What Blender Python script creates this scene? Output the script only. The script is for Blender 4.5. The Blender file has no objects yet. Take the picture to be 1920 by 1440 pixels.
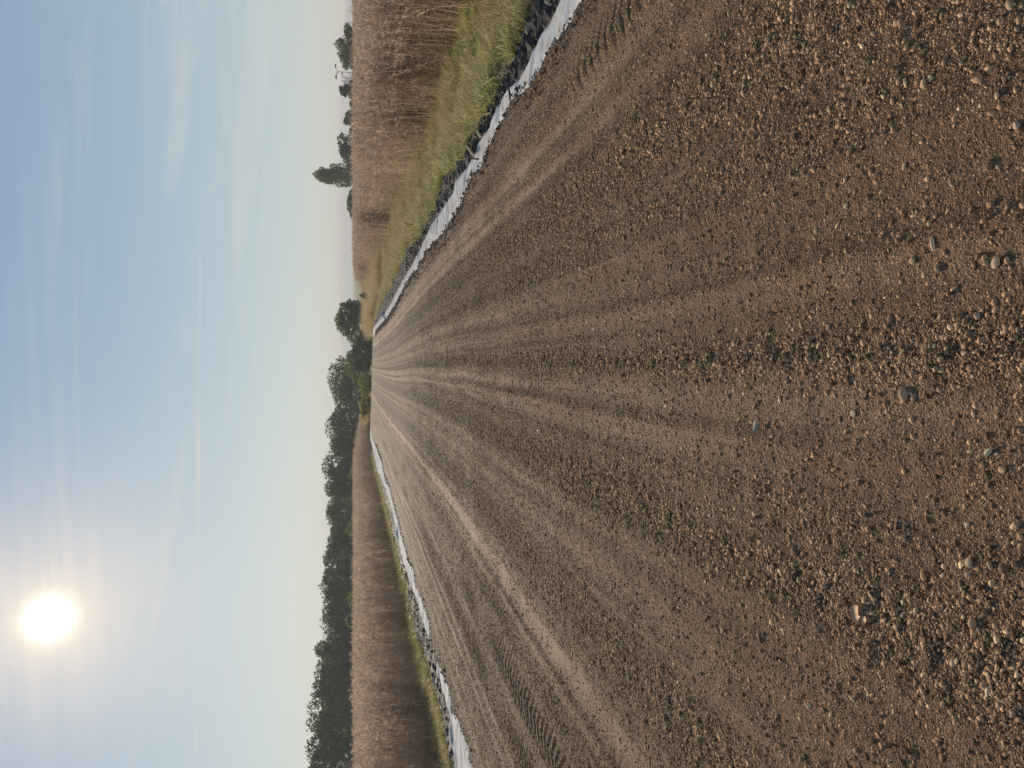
import bpy, math
import numpy as np
from mathutils import Vector, Matrix

rng = np.random.default_rng(7)
scene = bpy.context.scene
COL = scene.collection

# ------------------------------------------------------------------ camera
# The photograph is a portrait picture stored lying on its side: the camera is rolled by 90 degrees.
FPX = 1450.0                      # focal length in photo pixels (photo 1920 x 1440)
EYE = 1.6
PITCH = math.atan(300 / FPX)
YAW = math.atan(28 / FPX * math.cos(PITCH))
FH = Vector((-math.sin(YAW), math.cos(YAW), 0))
R_ = Vector((math.cos(YAW), math.sin(YAW), 0))
F_ = FH * math.cos(PITCH) - Vector((0, 0, 1)) * math.sin(PITCH)
U_ = FH * math.sin(PITCH) + Vector((0, 0, 1)) * math.cos(PITCH)
cam_d = bpy.data.cameras.new('camera')
cam = bpy.data.objects.new('camera', cam_d)
COL.objects.link(cam)
cx, cy, cz = -U_, R_, -F_
cam.matrix_world = Matrix(((cx.x, cy.x, cz.x, 0), (cx.y, cy.y, cz.y, 0), (cx.z, cy.z, cz.z, EYE), (0, 0, 0, 1)))
cam_d.sensor_fit = 'HORIZONTAL'
cam_d.sensor_width = 36
cam_d.lens = FPX / 1920 * 36
cam_d.clip_start = 0.05
cam_d.clip_end = 40000
scene.camera = cam


def ray(x, y):
    return (R_ * (1440 - y - 720) + U_ * (960 - x) + F_ * FPX).normalized()


def ground_at(x, y, z=0.0):
    """point of the place seen at photo pixel (x, y) on the level z"""
    d = ray(x, y)
    t = (z - EYE) / d.z
    return Vector((d.x * t, d.y * t, z))


def at_depth(x, y, Y):
    d = ray(x, y)
    t = Y / d.y
    return Vector((d.x * t, Y, EYE + d.z * t))


# ------------------------------------------------------------------ world, sun, exposure
SUN = ray(92, 1160)
sun_el = math.asin(SUN.z)
sun_az = math.atan2(SUN.x, SUN.y)         # clockwise from +Y

scene.view_settings.view_transform = 'Standard'
scene.view_settings.look = 'None'
EXPOSURE = 0.45
scene.view_settings.exposure = EXPOSURE
scene.view_settings.gamma = 1.0
scene.view_settings.use_curve_mapping = False
scene.render.engine = 'CYCLES'
scene.cycles.use_denoising = True
scene.cycles.denoiser = 'OPENIMAGEDENOISE'
scene.cycles.denoising_input_passes = 'RGB_ALBEDO_NORMAL'
scene.cycles.denoising_prefilter = 'NONE'
scene.cycles.max_bounces = 6
scene.cycles.diffuse_bounces = 4
scene.cycles.glossy_bounces = 2
scene.cycles.transmission_bounces = 4
scene.cycles.volume_bounces = 0
scene.cycles.transparent_max_bounces = 8
scene.cycles.use_adaptive_sampling = True
scene.cycles.adaptive_threshold = 0.008


class NT:
    """tiny helper that writes node trees"""
    def __init__(self, tree):
        self.t = tree
        self.n = tree.nodes
        self.l = tree.links

    def put(self, sock, v):
        if v is None:
            return
        if hasattr(v, 'is_output'):
            self.l.new(v, sock)
        else:
            if hasattr(sock, 'default_value'):
                try:
                    sock.default_value = v
                except Exception:
                    sock.default_value = (*v, 1.0)

    def node(self, kind, ins=None, out=0, **props):
        nd = self.n.new(kind)
        for k, v in props.items():
            setattr(nd, k, v)
        for k, v in (ins or {}).items():
            self.put(nd.inputs[k], v)
        return nd.outputs[out]

    def math(self, op, a, b=None, c=None, clamp=False):
        nd = self.n.new('ShaderNodeMath')
        nd.operation = op
        nd.use_clamp = clamp
        for i, v in enumerate((a, b, c)):
            self.put(nd.inputs[i], v)
        return nd.outputs[0]

    def vmath(self, op, a, b=None, out=0):
        nd = self.n.new('ShaderNodeVectorMath')
        nd.operation = op
        self.put(nd.inputs[0], a)
        self.put(nd.inputs[1], b)
        return nd.outputs['Value' if op in ('DOT_PRODUCT', 'LENGTH') else 0]

    def mix(self, fac, a, b, mode='MIX'):
        nd = self.n.new('ShaderNodeMix')
        nd.data_type = 'RGBA'
        nd.blend_type = mode
        self.put(nd.inputs[0], fac)
        self.put(nd.inputs[6], a)
        self.put(nd.inputs[7], b)
        return nd.outputs[2]

    def ramp(self, fac, stops, interp='LINEAR'):
        nd = self.n.new('ShaderNodeValToRGB')
        cr = nd.color_ramp
        cr.interpolation = interp
        while len(cr.elements) < len(stops):
            cr.elements.new(0.5)
        for e, (p, c) in zip(cr.elements, stops):
            e.position = p
            e.color = (*c, 1) if len(c) == 3 else c
        self.put(nd.inputs[0], fac)
        return nd.outputs[0]

    def maprange(self, v, a, b, c=0.0, d=1.0, smooth=True):
        nd = self.n.new('ShaderNodeMapRange')
        nd.interpolation_type = 'SMOOTHSTEP' if smooth else 'LINEAR'
        for i, x in enumerate((v, a, b, c, d)):
            self.put(nd.inputs[i], x)
        return nd.outputs[0]

    def noise(self, vec, scale, detail=4, rough=0.55, lac=2.0, dist=0.0, out=0):
        return self.node('ShaderNodeTexNoise', {'Vector': vec, 'Scale': scale, 'Detail': detail, 'Roughness': rough,
                                                'Lacunarity': lac, 'Distortion': dist}, out)


world = bpy.data.worlds.new('World')
scene.world = world
world.use_nodes = True
wt = world.node_tree
wt.nodes.clear()
W = NT(wt)
SKY_STRENGTH = 0.05
sky = wt.nodes.new('ShaderNodeTexSky')
sky.sky_type = 'NISHITA'
sky.sun_disc = False
sky.sun_elevation = sun_el
sky.sun_rotation = sun_az
sky.altitude = 50
sky.air_density = 1.0
sky.dust_density = 0.3
sky.ozone_density = 1.6
dirv = W.node('ShaderNodeTexCoord', out=0)
dirn = W.vmath('NORMALIZE', dirv)
sep = wt.nodes.new('ShaderNodeSeparateXYZ')
W.put(sep.inputs[0], dirn)
dz = sep.outputs[2]
# thin cirrus: noise on a high flat layer, drawn out along x
hz = W.math('MAXIMUM', dz, 0.02)
px = W.math('DIVIDE', sep.outputs[0], hz)
py = W.math('DIVIDE', sep.outputs[1], hz)
comb = wt.nodes.new('ShaderNodeCombineXYZ')
W.put(comb.inputs[0], W.math('MULTIPLY_ADD', px, 0.42, W.math('MULTIPLY', py, 0.10)))
W.put(comb.inputs[1], W.math('MULTIPLY_ADD', py, 1.0, W.math('MULTIPLY', px, -0.12)))
c1 = W.noise(comb.outputs[0], 0.75, 7, 0.62, dist=1.6)
comb2 = wt.nodes.new('ShaderNodeCombineXYZ')
W.put(comb2.inputs[0], W.math('MULTIPLY', px, 0.5))
W.put(comb2.inputs[1], W.math('MULTIPLY_ADD', py, 6.0, W.math('MULTIPLY', px, 1.1)))
c2 = W.noise(comb2.outputs[0], 1.2, 5, 0.6, dist=1.2)
cirrus = W.math('MULTIPLY', W.maprange(c1, 0.52, 0.82), 0.45)
fibres = W.math('MULTIPLY', W.maprange(c2, 0.40, 0.75), W.maprange(c1, 0.35, 0.65))
cirrus = W.math('MULTIPLY_ADD', fibres, 0.10, cirrus)
cirrus = W.math('MULTIPLY', cirrus, W.maprange(dz, 0.015, 0.10))
# softer wisps low over the land
azi = W.math('ARCTAN2', sep.outputs[0], sep.outputs[1])
comb3 = wt.nodes.new('ShaderNodeCombineXYZ')
W.put(comb3.inputs[0], W.math('MULTIPLY_ADD', azi, 3.2, W.math('MULTIPLY', dz, 5.0)))
W.put(comb3.inputs[1], W.math('MULTIPLY_ADD', dz, 26.0, W.math('MULTIPLY', azi, 2.6)))
c3 = W.noise(comb3.outputs[0], 0.85, 6, 0.58, dist=1.3)
wisps = W.math('MULTIPLY', W.maprange(c3, 0.47, 0.76), W.math('MULTIPLY', W.maprange(dz, 0.03, 0.09), W.maprange(dz, 0.20, 0.30, 1.0, 0.0)))
cirrus = W.math('MULTIPLY_ADD', wisps, 0.5, cirrus)
# contrail: one straight line over the sky
n_tr = ray(375, 500).cross(ray(368, 1300)).normalized()
off = W.math('ABSOLUTE', W.vmath('DOT_PRODUCT', dirn, tuple(n_tr)))
along = W.vmath('DOT_PRODUCT', dirn, tuple(ray(371, 1180)))
trail = W.math('MULTIPLY', W.maprange(off, 0.0, 0.0022, 1.0, 0.0), W.maprange(along, 0.80, 0.985, 0.10, 0.5))
trail = W.math('MULTIPLY', trail, W.math('MULTIPLY_ADD', c2, 0.9, 0.3))
veil = W.math('ADD', cirrus, trail, clamp=True)
# brightness of the thin cloud grows towards the sun (forward scattering)
cosang = W.vmath('DOT_PRODUCT', dirn, tuple(SUN))
ang = W.math('MULTIPLY', W.math('ARCCOSINE', W.math('MINIMUM', cosang, 1.0)), 180 / math.pi)
g_disc = W.math('POWER', 2.718, W.math('MULTIPLY', W.math('POWER', W.math('DIVIDE', ang, 1.10), 2.2), -1.0))
g_rim = W.math('POWER', 2.718, W.math('MULTIPLY', W.math('DIVIDE', ang, 1.7), -1.0))
g_near = W.math('POWER', 2.718, W.math('MULTIPLY', W.math('POWER', W.math('DIVIDE', ang, 6.5), 1.6), -1.0))


EV = 2 ** EXPOSURE
K = 1.0 / SKY_STRENGTH / EV
cloudcol = tuple(K * c for c in (0.68, 0.69, 0.66))
def part(col, f):
    return W.node('ShaderNodeVectorMath', {0: tuple(K * c for c in col), 'Scale': f}, operation='SCALE')


# the blue sky seen through an even veil of thin high cloud
clear = W.node('ShaderNodeVectorMath', {0: sky.outputs[0], 'Scale': 0.42 / EV}, operation='SCALE')
skyc = W.vmath('ADD', clear, tuple(K * c for c in (0.112, 0.222, 0.380)))
low_veil = W.math('POWER', 2.718, W.math('MULTIPLY', W.math('MAXIMUM', dz, 0.0), -1.0 / 0.24))    # the veil thickens towards the horizon
skyc = W.vmath('ADD', skyc, part((0.315, 0.310, 0.145), low_veil))
skyc = W.mix(veil, skyc, cloudcol)
fib = W.math('MULTIPLY_ADD', c2, 0.7, 0.45)
skyc = W.mix(W.math('MULTIPLY', g_near, fib, clamp=True), skyc, tuple(K * c for c in (0.88, 0.79, 0.73)))
glow = part((1.5, 1.45, 1.3), g_disc)
glow = W.vmath('ADD', glow, part((0.62, 0.42, 0.13), g_rim))
skyc = W.vmath('ADD', skyc, glow)
bg = wt.nodes.new('ShaderNodeBackground')
W.put(bg.inputs[0], skyc)
bg.inputs[1].default_value = SKY_STRENGTH
wo = wt.nodes.new('ShaderNodeOutputWorld')
wt.links.new(bg.outputs[0], wo.inputs[0])

sl = bpy.data.lights.new('sun', 'SUN')
sl.energy = 5.0
sl.angle = math.radians(0.6)
sl.color = (1.0, 0.855, 0.68)
so = bpy.data.objects.new('sun', sl)
COL.objects.link(so)
so.rotation_euler = SUN.to_track_quat('Z', 'Y').to_euler()
so.location = (0, 0, 50)


# ------------------------------------------------------------------ helpers
def hash2(ix, iy, seed):
    h = (ix.astype(np.int64) * 374761393 + iy.astype(np.int64) * 668265263 + seed * 974634777) & 0xFFFFFFFF
    h = ((h ^ (h >> 13)) * 1274126177) & 0xFFFFFFFF
    h = (h ^ (h >> 16)) & 0xFFFFFFFF
    return h.astype(np.float64) / 4294967295.0


def vnoise(x, y, seed=0):
    x = np.asarray(x, float); y = np.asarray(y, float)
    ix, iy = np.floor(x), np.floor(y)
    fx, fy = x - ix, y - iy
    fx = fx * fx * fx * (fx * (fx * 6 - 15) + 10)
    fy = fy * fy * fy * (fy * (fy * 6 - 15) + 10)
    ix = ix.astype(np.int64); iy = iy.astype(np.int64)
    a, b = hash2(ix, iy, seed), hash2(ix + 1, iy, seed)
    c, d = hash2(ix, iy + 1, seed), hash2(ix + 1, iy + 1, seed)
    return ((a + (b - a) * fx) + ((c + (d - c) * fx) - (a + (b - a) * fx)) * fy) * 2 - 1


def fbm(x, y, oct=4, seed=0, gain=0.5):
    s = 0; a = 1; n = 0
    for o in range(oct):
        s = s + a * vnoise(x * 2 ** o + 17.3 * o, y * 2 ** o - 9.1 * o, seed + o)
        n += a; a *= gain
    return s / n


def sstep(a, b, x):
    t = np.clip((np.asarray(x, float) - a) / (b - a), 0, 1)
    return t * t * (3 - 2 * t)


def mesh_np(name, V, quads=None, tris=None, mat=None, smooth=False):
    me = bpy.data.meshes.new(name)
    V = np.asarray(V, np.float32)
    me.vertices.add(len(V))
    me.vertices.foreach_set('co', V.ravel())
    q = np.zeros((0, 4), np.int32) if quads is None else np.asarray(quads, np.int32).reshape(-1, 4)
    t = np.zeros((0, 3), np.int32) if tris is None else np.asarray(tris, np.int32).reshape(-1, 3)
    loops = np.concatenate([q.ravel(), t.ravel()])
    me.loops.add(len(loops))
    me.loops.foreach_set('vertex_index', loops)
    me.polygons.add(len(q) + len(t))
    st = np.concatenate([np.arange(len(q)) * 4, len(q) * 4 + np.arange(len(t)) * 3]).astype(np.int32)
    me.polygons.foreach_set('loop_start', st)
    if smooth:
        me.polygons.foreach_set('use_smooth', np.ones(len(st), bool))
    me.update(calc_edges=True)
    if mat:
        me.materials.append(mat)
    return me


def link(name, me, parent=None, loc=None):
    o = bpy.data.objects.new(name, me)
    COL.objects.link(o)
    if parent is not None:
        o.parent = parent
    if loc is not None:
        o.location = loc
    return o


def tag(o, label=None, cat=None, group=None, kind=None):
    if label: o['label'] = label
    if cat: o['category'] = cat
    if group: o['group'] = group
    if kind: o['kind'] = kind
    return o


class Geo:
    """collects quads and triangles"""
    def __init__(self):
        self.v = []; self.q = []; self.t = []; self.n = 0

    def add(self, V, q=None, t=None):
        V = np.asarray(V, float).reshape(-1, 3)
        self.v.append(V)
        if q is not None and len(q): self.q.append(np.asarray(q) + self.n)
        if t is not None and len(t): self.t.append(np.asarray(t) + self.n)
        self.n += len(V)

    def ribbon(self, P, w, side):
        """flat tapering strip along the points P"""
        P = np.asarray(P, float); k = len(P)
        w = np.asarray(w, float)[:, None] * 0.5
        side = np.asarray(side, float)
        side = side / (np.linalg.norm(side) + 1e-9)
        V = np.concatenate([P - side * w, P + side * w])
        q = [[i, i + 1, k + i + 1, k + i] for i in range(k - 1)]
        self.add(V, q)

    def tube(self, P, r, seg=6, cap=True):
        P = np.asarray(P, float); k = len(P)
        r = np.broadcast_to(np.asarray(r, float), (k,))
        V = []
        for i in range(k):
            d = P[min(i + 1, k - 1)] - P[max(i - 1, 0)]
            d = d / (np.linalg.norm(d) + 1e-9)
            a = np.cross(d, [0.31, 0.95, 0.05] if abs(d[1]) < 0.9 else [1, 0, 0.1]); a /= np.linalg.norm(a)
            b = np.cross(d, a)
            th = np.arange(seg) / seg * 2 * np.pi
            V.append(P[i] + r[i] * (np.cos(th)[:, None] * a + np.sin(th)[:, None] * b))
        V = np.concatenate(V)
        q = [[i * seg + j, i * seg + (j + 1) % seg, (i + 1) * seg + (j + 1) % seg, (i + 1) * seg + j] for i in range(k - 1) for j in range(seg)]
        t = []
        if cap:
            n0 = len(V)
            V = np.concatenate([V, P[:1], P[-1:]])
            t += [[n0, (j + 1) % seg, j] for j in range(seg)]
            t += [[n0 + 1, (k - 1) * seg + j, (k - 1) * seg + (j + 1) % seg] for j in range(seg)]
        self.add(V, q, t)

    def box(self, c, s, rot=None):
        c = np.asarray(c, float); s = np.asarray(s, float) / 2
        V = np.array([[x, y, z] for x in (-1, 1) for y in (-1, 1) for z in (-1, 1)]) * s
        if rot is not None:
            V = V @ np.array(rot).T
        self.add(V + c, [[0, 1, 3, 2], [4, 6, 7, 5], [0, 4, 5, 1], [2, 3, 7, 6], [0, 2, 6, 4], [1, 5, 7, 3]])

    def mesh(self, name, mat=None, smooth=False):
        V = np.concatenate(self.v) if self.v else np.zeros((0, 3))
        q = np.concatenate(self.q) if self.q else None
        t = np.concatenate(self.t) if self.t else None
        return mesh_np(name, V, q, t, mat, smooth)


def grid_quads(nr, nc):
    i = np.arange(nr - 1)[:, None] * nc + np.arange(nc - 1)[None, :]
    i = i.ravel()
    return np.stack([i, i + 1, i + nc + 1, i + nc], 1)


def new_mat(name):
    m = bpy.data.materials.new(name)
    m.use_nodes = True
    m.node_tree.nodes.clear()
    return m, NT(m.node_tree)


def finish(m, N, shader):
    o = N.n.new('ShaderNodeOutputMaterial')
    N.l.new(shader, o.inputs[0])
    return m


def principled(N, color, rough=0.8, normal=None, spec=0.5, **kw):
    ins = {'Base Color': color, 'Roughness': rough, 'Specular IOR Level': spec}
    ins.update(kw)
    if normal is not None:
        ins['Normal'] = normal
    return N.node('ShaderNodeBsdfPrincipled', ins)


def bump(N, height, strength=0.5, dist=0.01, normal=None):
    return N.node('ShaderNodeBump', {'Height': height, 'Strength': strength, 'Distance': dist, 'Normal': normal})


def scatter(name, P, rot, scl, idx, protos):
    """one object that sets copies of the prototype meshes on the points P"""
    coll = bpy.data.collections.new(name + '_shapes')
    for k, me in enumerate(protos):
        coll.objects.link(bpy.data.objects.new('%s_shape_%02d' % (name, k), me))
    n = len(P)
    me = bpy.data.meshes.new(name)
    me.vertices.add(n)
    me.vertices.foreach_set('co', np.asarray(P, np.float32).ravel())
    a = me.attributes.new('rot', 'FLOAT_VECTOR', 'POINT'); a.data.foreach_set('vector', np.asarray(rot, np.float32).ravel())
    scl = np.asarray(scl, np.float32)
    if scl.ndim == 1:
        scl = np.repeat(scl[:, None], 3, 1)
    a = me.attributes.new('scl', 'FLOAT_VECTOR', 'POINT'); a.data.foreach_set('vector', scl.ravel())
    a = me.attributes.new('pick', 'INT', 'POINT'); a.data.foreach_set('value', np.asarray(idx, np.int32))
    o = link(name, me)
    ng = bpy.data.node_groups.new(name + '_scatter', 'GeometryNodeTree')
    ng.interface.new_socket('Geometry', in_out='INPUT', socket_type='NodeSocketGeometry')
    ng.interface.new_socket('Geometry', in_out='OUTPUT', socket_type='NodeSocketGeometry')
    gi = ng.nodes.new('NodeGroupInput'); go = ng.nodes.new('NodeGroupOutput')
    ci = ng.nodes.new('GeometryNodeCollectionInfo')
    ci.inputs[0].default_value = coll
    ci.inputs[1].default_value = True
    ci.inputs[2].default_value = True
    ip = ng.nodes.new('GeometryNodeInstanceOnPoints')
    ip.inputs['Pick Instance'].default_value = True

    def attr(nm, ty):
        nd = ng.nodes.new('GeometryNodeInputNamedAttribute')
        nd.data_type = ty
        nd.inputs[0].default_value = nm
        return [s for s in nd.outputs if s.enabled][0]
    ng.links.new(gi.outputs[0], ip.inputs['Points'])
    ng.links.new(ci.outputs[0], ip.inputs['Instance'])
    ng.links.new(attr('pick', 'INT'), ip.inputs['Instance Index'])
    ng.links.new(attr('scl', 'FLOAT_VECTOR'), ip.inputs['Scale'])
    e2r = ng.nodes.new('FunctionNodeEulerToRotation')
    ng.links.new(attr('rot', 'FLOAT_VECTOR'), e2r.inputs[0])
    ng.links.new(e2r.outputs[0], ip.inputs['Rotation'])
    ng.links.new(ip.outputs[0], go.inputs[0])
    md = o.modifiers.new('scatter', 'NODES')
    md.node_group = ng
    return o


# ------------------------------------------------------------------ outlines of the track edges, read as points of the ground
def outline(pts, z):
    P = np.array([ground_at(x, y, z) for x, y in pts])
    P = P[np.argsort(P[:, 1])]
    return P[:, 1], P[:, 0]


R_OUT = [(1048, 0), (1036, 27), (1016, 57), (1000, 93), (985, 123), (963, 157), (958, 163), (948, 172), (937, 196), (919, 232), (898, 262), (884, 300),
         (854, 337), (845, 367), (830, 389), (814, 413), (799, 440), (791, 461), (772, 496), (763, 512), (748, 538), (732, 570), (717, 593), (701, 613)]
R_IN = [(1077, 0), (1066, 30), (1044, 66), (1025, 92), (1013, 114), (997, 144), (975, 160), (957, 170), (944, 205), (930, 227), (923, 246), (913, 272), (898, 307),
        (879, 326), (876, 345), (869, 365), (861, 382), (849, 402), (830, 433), (823, 440), (801, 464), (788, 485), (782, 500), (765, 520), (756, 538), (744, 565), (725, 596), (708, 615)]
L_OUT = [(856, 1440), (846, 1385), (845, 1346), (830, 1301), (821, 1261), (811, 1228), (804, 1195), (797, 1177), (790, 1154), (784, 1131), (777, 1113), (770, 1097), (767, 1084), (757, 1060),
         (738, 969), (728, 932), (724, 917), (717, 905), (711, 888), (705, 867), (702, 854), (694.5, 824), (691.5, 806)]
L_IN = [(880, 1440), (876, 1416), (866, 1385), (857, 1358), (846.5, 1346), (844, 1316), (838, 1291), (826, 1268), (821.5, 1258), (811.3, 1228), (806, 1197), (805, 1176), (796, 1150), (790, 1129), (781, 1112),
        (777, 1095), (776, 1075), (766, 1060), (743, 969), (732.5, 929), (731, 918), (724, 908), (719, 888), (716, 869), (711, 855), (706, 841), (697.5, 824), (694.5, 806)]
RO, RI, LO, LI = (outline(p, 0.0) for p in (R_OUT, R_IN, L_OUT, L_IN))
LI = (LI[0], LI[1] + 0.08)
RI = (RI[0], RI[1] - 0.03)
R_BLK = [(1004, 0), (991, 36), (974, 91), (956, 110), (945, 158), (930, 172), (906, 211), (885, 255), (860, 300), (833, 330), (825, 367), (795, 422), (781, 446), (767, 459), (751, 496), (739, 528), (720, 558), (707, 595), (698.5, 606)]
L_BLK = [(848, 1440), (838, 1385), (831, 1346), (818, 1301), (808, 1261), (780, 1190), (768, 1131), (764, 1097), (752, 1060), (731, 969), (720, 925), (703, 867), (693, 824)]
RB, LB = outline(R_BLK, -0.06), outline(L_BLK, -0.05)


def edge(o, Y):
    """x of an edge at Y, carried on straight outside the part the picture shows"""
    y, x = o
    sl0 = 0.0
    return np.interp(Y, y, x) + sl0


CREST = 63.0


def crest_drop(Y, X=0.0):
    d = np.maximum(np.asarray(Y, float) - (CREST - 1.2 * np.asarray(X, float)), 0)
    return -0.006 * d ** 2


YT = np.arange(-5.0, 80.0, 0.02)
YTAB = {}


def ynoise(Y, scale, off, seed):
    key = (scale, off, seed)
    if key not in YTAB:
        YTAB[key] = vnoise(YT / scale, YT * 0 + off, seed)
    return np.interp(Y, YT, YTAB[key])


# wheel paths of the track: centre x, half width, compaction, depth
BANDS = [(1.98, 0.13, 0.85, 0.016), (1.68, 0.12, 0.80, 0.014), (1.05, 0.08, 0.45, 0.008), (0.62, 0.11, 0.45, 0.010), (0.34, 0.06, 0.35, 0.006), (-0.12, 0.09, 0.65, 0.012),
         (-0.34, 0.07, 0.50, 0.008), (-1.02, 0.08, 0.45, 0.008), (-1.28, 0.07, 0.35, 0.008), (-2.02, 0.06, 0.45, 0.010), (-2.28, 0.14, 0.95, 0.020), (-2.50, 0.06, 0.5, 0.010), (-3.42, 0.07, 0.4, 0.010),
         (-4.10, 0.08, 0.6, 0.012), (-4.32, 0.09, 0.65, 0.012), (-4.75, 0.08, 0.45, 0.010), (-5.05, 0.11, 0.5, 0.010), (2.42, 0.13, 0.40, 0.006)]
LOOSE = [(0.10, 0.11, 1.0), (-0.72, 0.17, 1.0), (-1.68, 0.22, 0.85), (1.30, 0.26, 0.9), (-2.74, 0.12, 0.6), (0.90, 0.10, 0.6), (-3.85, 0.12, 0.5), (2.20, 0.09, 0.45), (-0.46, 0.05, 0.5)]


def track_fields(X, Y):
    xm = X + 0.10 * ynoise(Y, 17.0, 3.3, 5) + 0.015 * ynoise(Y, 2.3, 1.3, 6)
    spread = 0.10 * sstep(10, 50, Y) * np.sin(Y / 14.0)
    xm = xm + spread
    c = 0.10 + 0 * X
    z = 0 * X
    near = 0.45 + 0.55 * sstep(3.0, 8.0, Y)     # wheel paths are churned up close to where the picture is taken
    for i, (xc, hw, cc, dp) in enumerate(BANDS):
        wob = 1 + 0.45 * ynoise(Y, 2.1, i * 7.1, 11) + 0.25 * ynoise(Y, 0.45, i * 3.3, 13)
        wand = xc + 0.07 * ynoise(Y, 16.0, i * 2.9, 17)
        g = np.exp(-np.abs((xm - wand) / (hw * wob)) ** 2.2)
        c = np.maximum(c, cc * g * near)
        z = z - dp * g + dp * 0.9 * np.exp(-((np.abs(xm - wand) - hw * 1.5) / (hw * 0.4)) ** 2)
    lo = 0 * X
    for i, (xc, hw, a) in enumerate(LOOSE):
        wob = 1 + 0.35 * ynoise(Y, 0.9, i * 5.7, 21)
        lo = np.maximum(lo, a * np.exp(-np.abs((xm - xc) / (hw * wob)) ** 2))
    patch = fbm(X / 0.55, Y / 1.1, 3, 31)
    c = np.clip(c * (1 - 0.8 * lo) + 0.22 * patch, 0, 1)
    lo = np.clip(lo + 0.25 * np.maximum(fbm(X / 0.4, Y / 0.7, 3, 37), 0), 0, 1)
    # fine streaks that run along the wheel direction
    streak = vnoise(xm / 0.07, Y / 3.5, 41) * 0.6 + vnoise(xm / 0.03, Y / 1.8, 43) * 0.4
    return xm, c, lo, streak, z


def track_height(X, Y, fine=True):
    xm, c, lo, streak, z = track_fields(X, Y)
    rough = 1 - 0.75 * c
    z = z + 0.022 * fbm(X / 1.3, Y / 2.6, 3, 51)
    z = z + 0.0065 * streak
    z = z + rough * (0.007 * fbm(X / 0.16, Y / 0.16, 3, 61) + 0.006 * lo * vnoise(X / 0.05, Y / 0.05, 67))
    if fine:
        z = z + rough * 0.0030 * fbm(X / 0.025, Y / 0.025, 2, 71)
    # tyre lug prints across the left wheel paths and beside the right edge
    for xc, hw, amp, pitch, slant, s in ((-3.12, 0.20, 0.019, 0.13, 0.9, 81), (-3.72, 0.16, 0.020, 0.11, -0.7, 82), (2.22, 0.16, 0.013, 0.15, 0.5, 83),
                                         (0.85, 0.14, 0.010, 0.12, 0.6, 84), (-2.62, 0.14, 0.010, 0.12, 0.6, 85)):
        m = np.exp(-np.abs((xm - xc) / hw) ** 4) * sstep(-0.35, 0.25, fbm(Y / 2.2, Y * 0 + s, 2, s))
        ph = (Y + slant * np.abs(xm - xc) + 0.012 * vnoise(X / 0.1, Y / 0.1, s + 5)) / pitch
        tri = np.abs((ph % 1.0) - 0.5) * 2
        z = z - amp * m * sstep(0.45, 0.75, tri)
    # footprints / clods
    # the shoulders: a small ridge of spilled soil, then down under the fabric
    for o, sgn in ((RI, 1), (LI, -1)):
        d = (edge(o, Y) - X) * sgn                       # distance inwards from the fabric's inner edge
        jag = 0.05 * fbm(X / 0.22, Y / 0.22, 3, 91) + 0.012 * vnoise(X / 0.06, Y / 0.06, 95)
        d = d + jag
        z = np.where(d < 0.9, z * (0.25 + 0.75 * sstep(0.0, 0.9, d)), z) - 0.012 * (1 - sstep(0.0, 0.9, d)) + 0.020 * np.exp(-((d - 0.05) / 0.07) ** 2) * (0.5 + 0.9 * fbm(X / 0.2, Y / 0.3, 3, 97))
        z = z - 0.10 * (1 - sstep(-0.10, 0.05, d))
    return z + crest_drop(Y, X)


# ------------------------------------------------------------------ materials
def leaf_mat(name, stops, transl=0.4, rough=0.65, var=0.25, island=True, pos_scale=1.0):
    m, N = new_mat(name)
    geo = N.n.new('ShaderNodeNewGeometry')
    oi = N.n.new('ShaderNodeObjectInfo')
    r = geo.outputs['Random Per Island'] if island else oi.outputs['Random']
    f = N.math('ADD', N.math('MULTIPLY', r, 0.6), N.math('MULTIPLY', oi.outputs['Random'], 0.4))
    nz = N.noise(geo.outputs['Position'], pos_scale, 2)
    f = N.math('ADD', f, N.math('MULTIPLY', N.math('SUBTRACT', nz, 0.5), var * 2), clamp=True)
    col = N.ramp(f, stops)
    p = principled(N, col, rough, spec=0.25)
    t = N.node('ShaderNodeBsdfTranslucent', {'Color': col})
    sh = N.node('ShaderNodeMixShader', {0: transl, 1: p, 2: t})
    return finish(m, N, sh)


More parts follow.
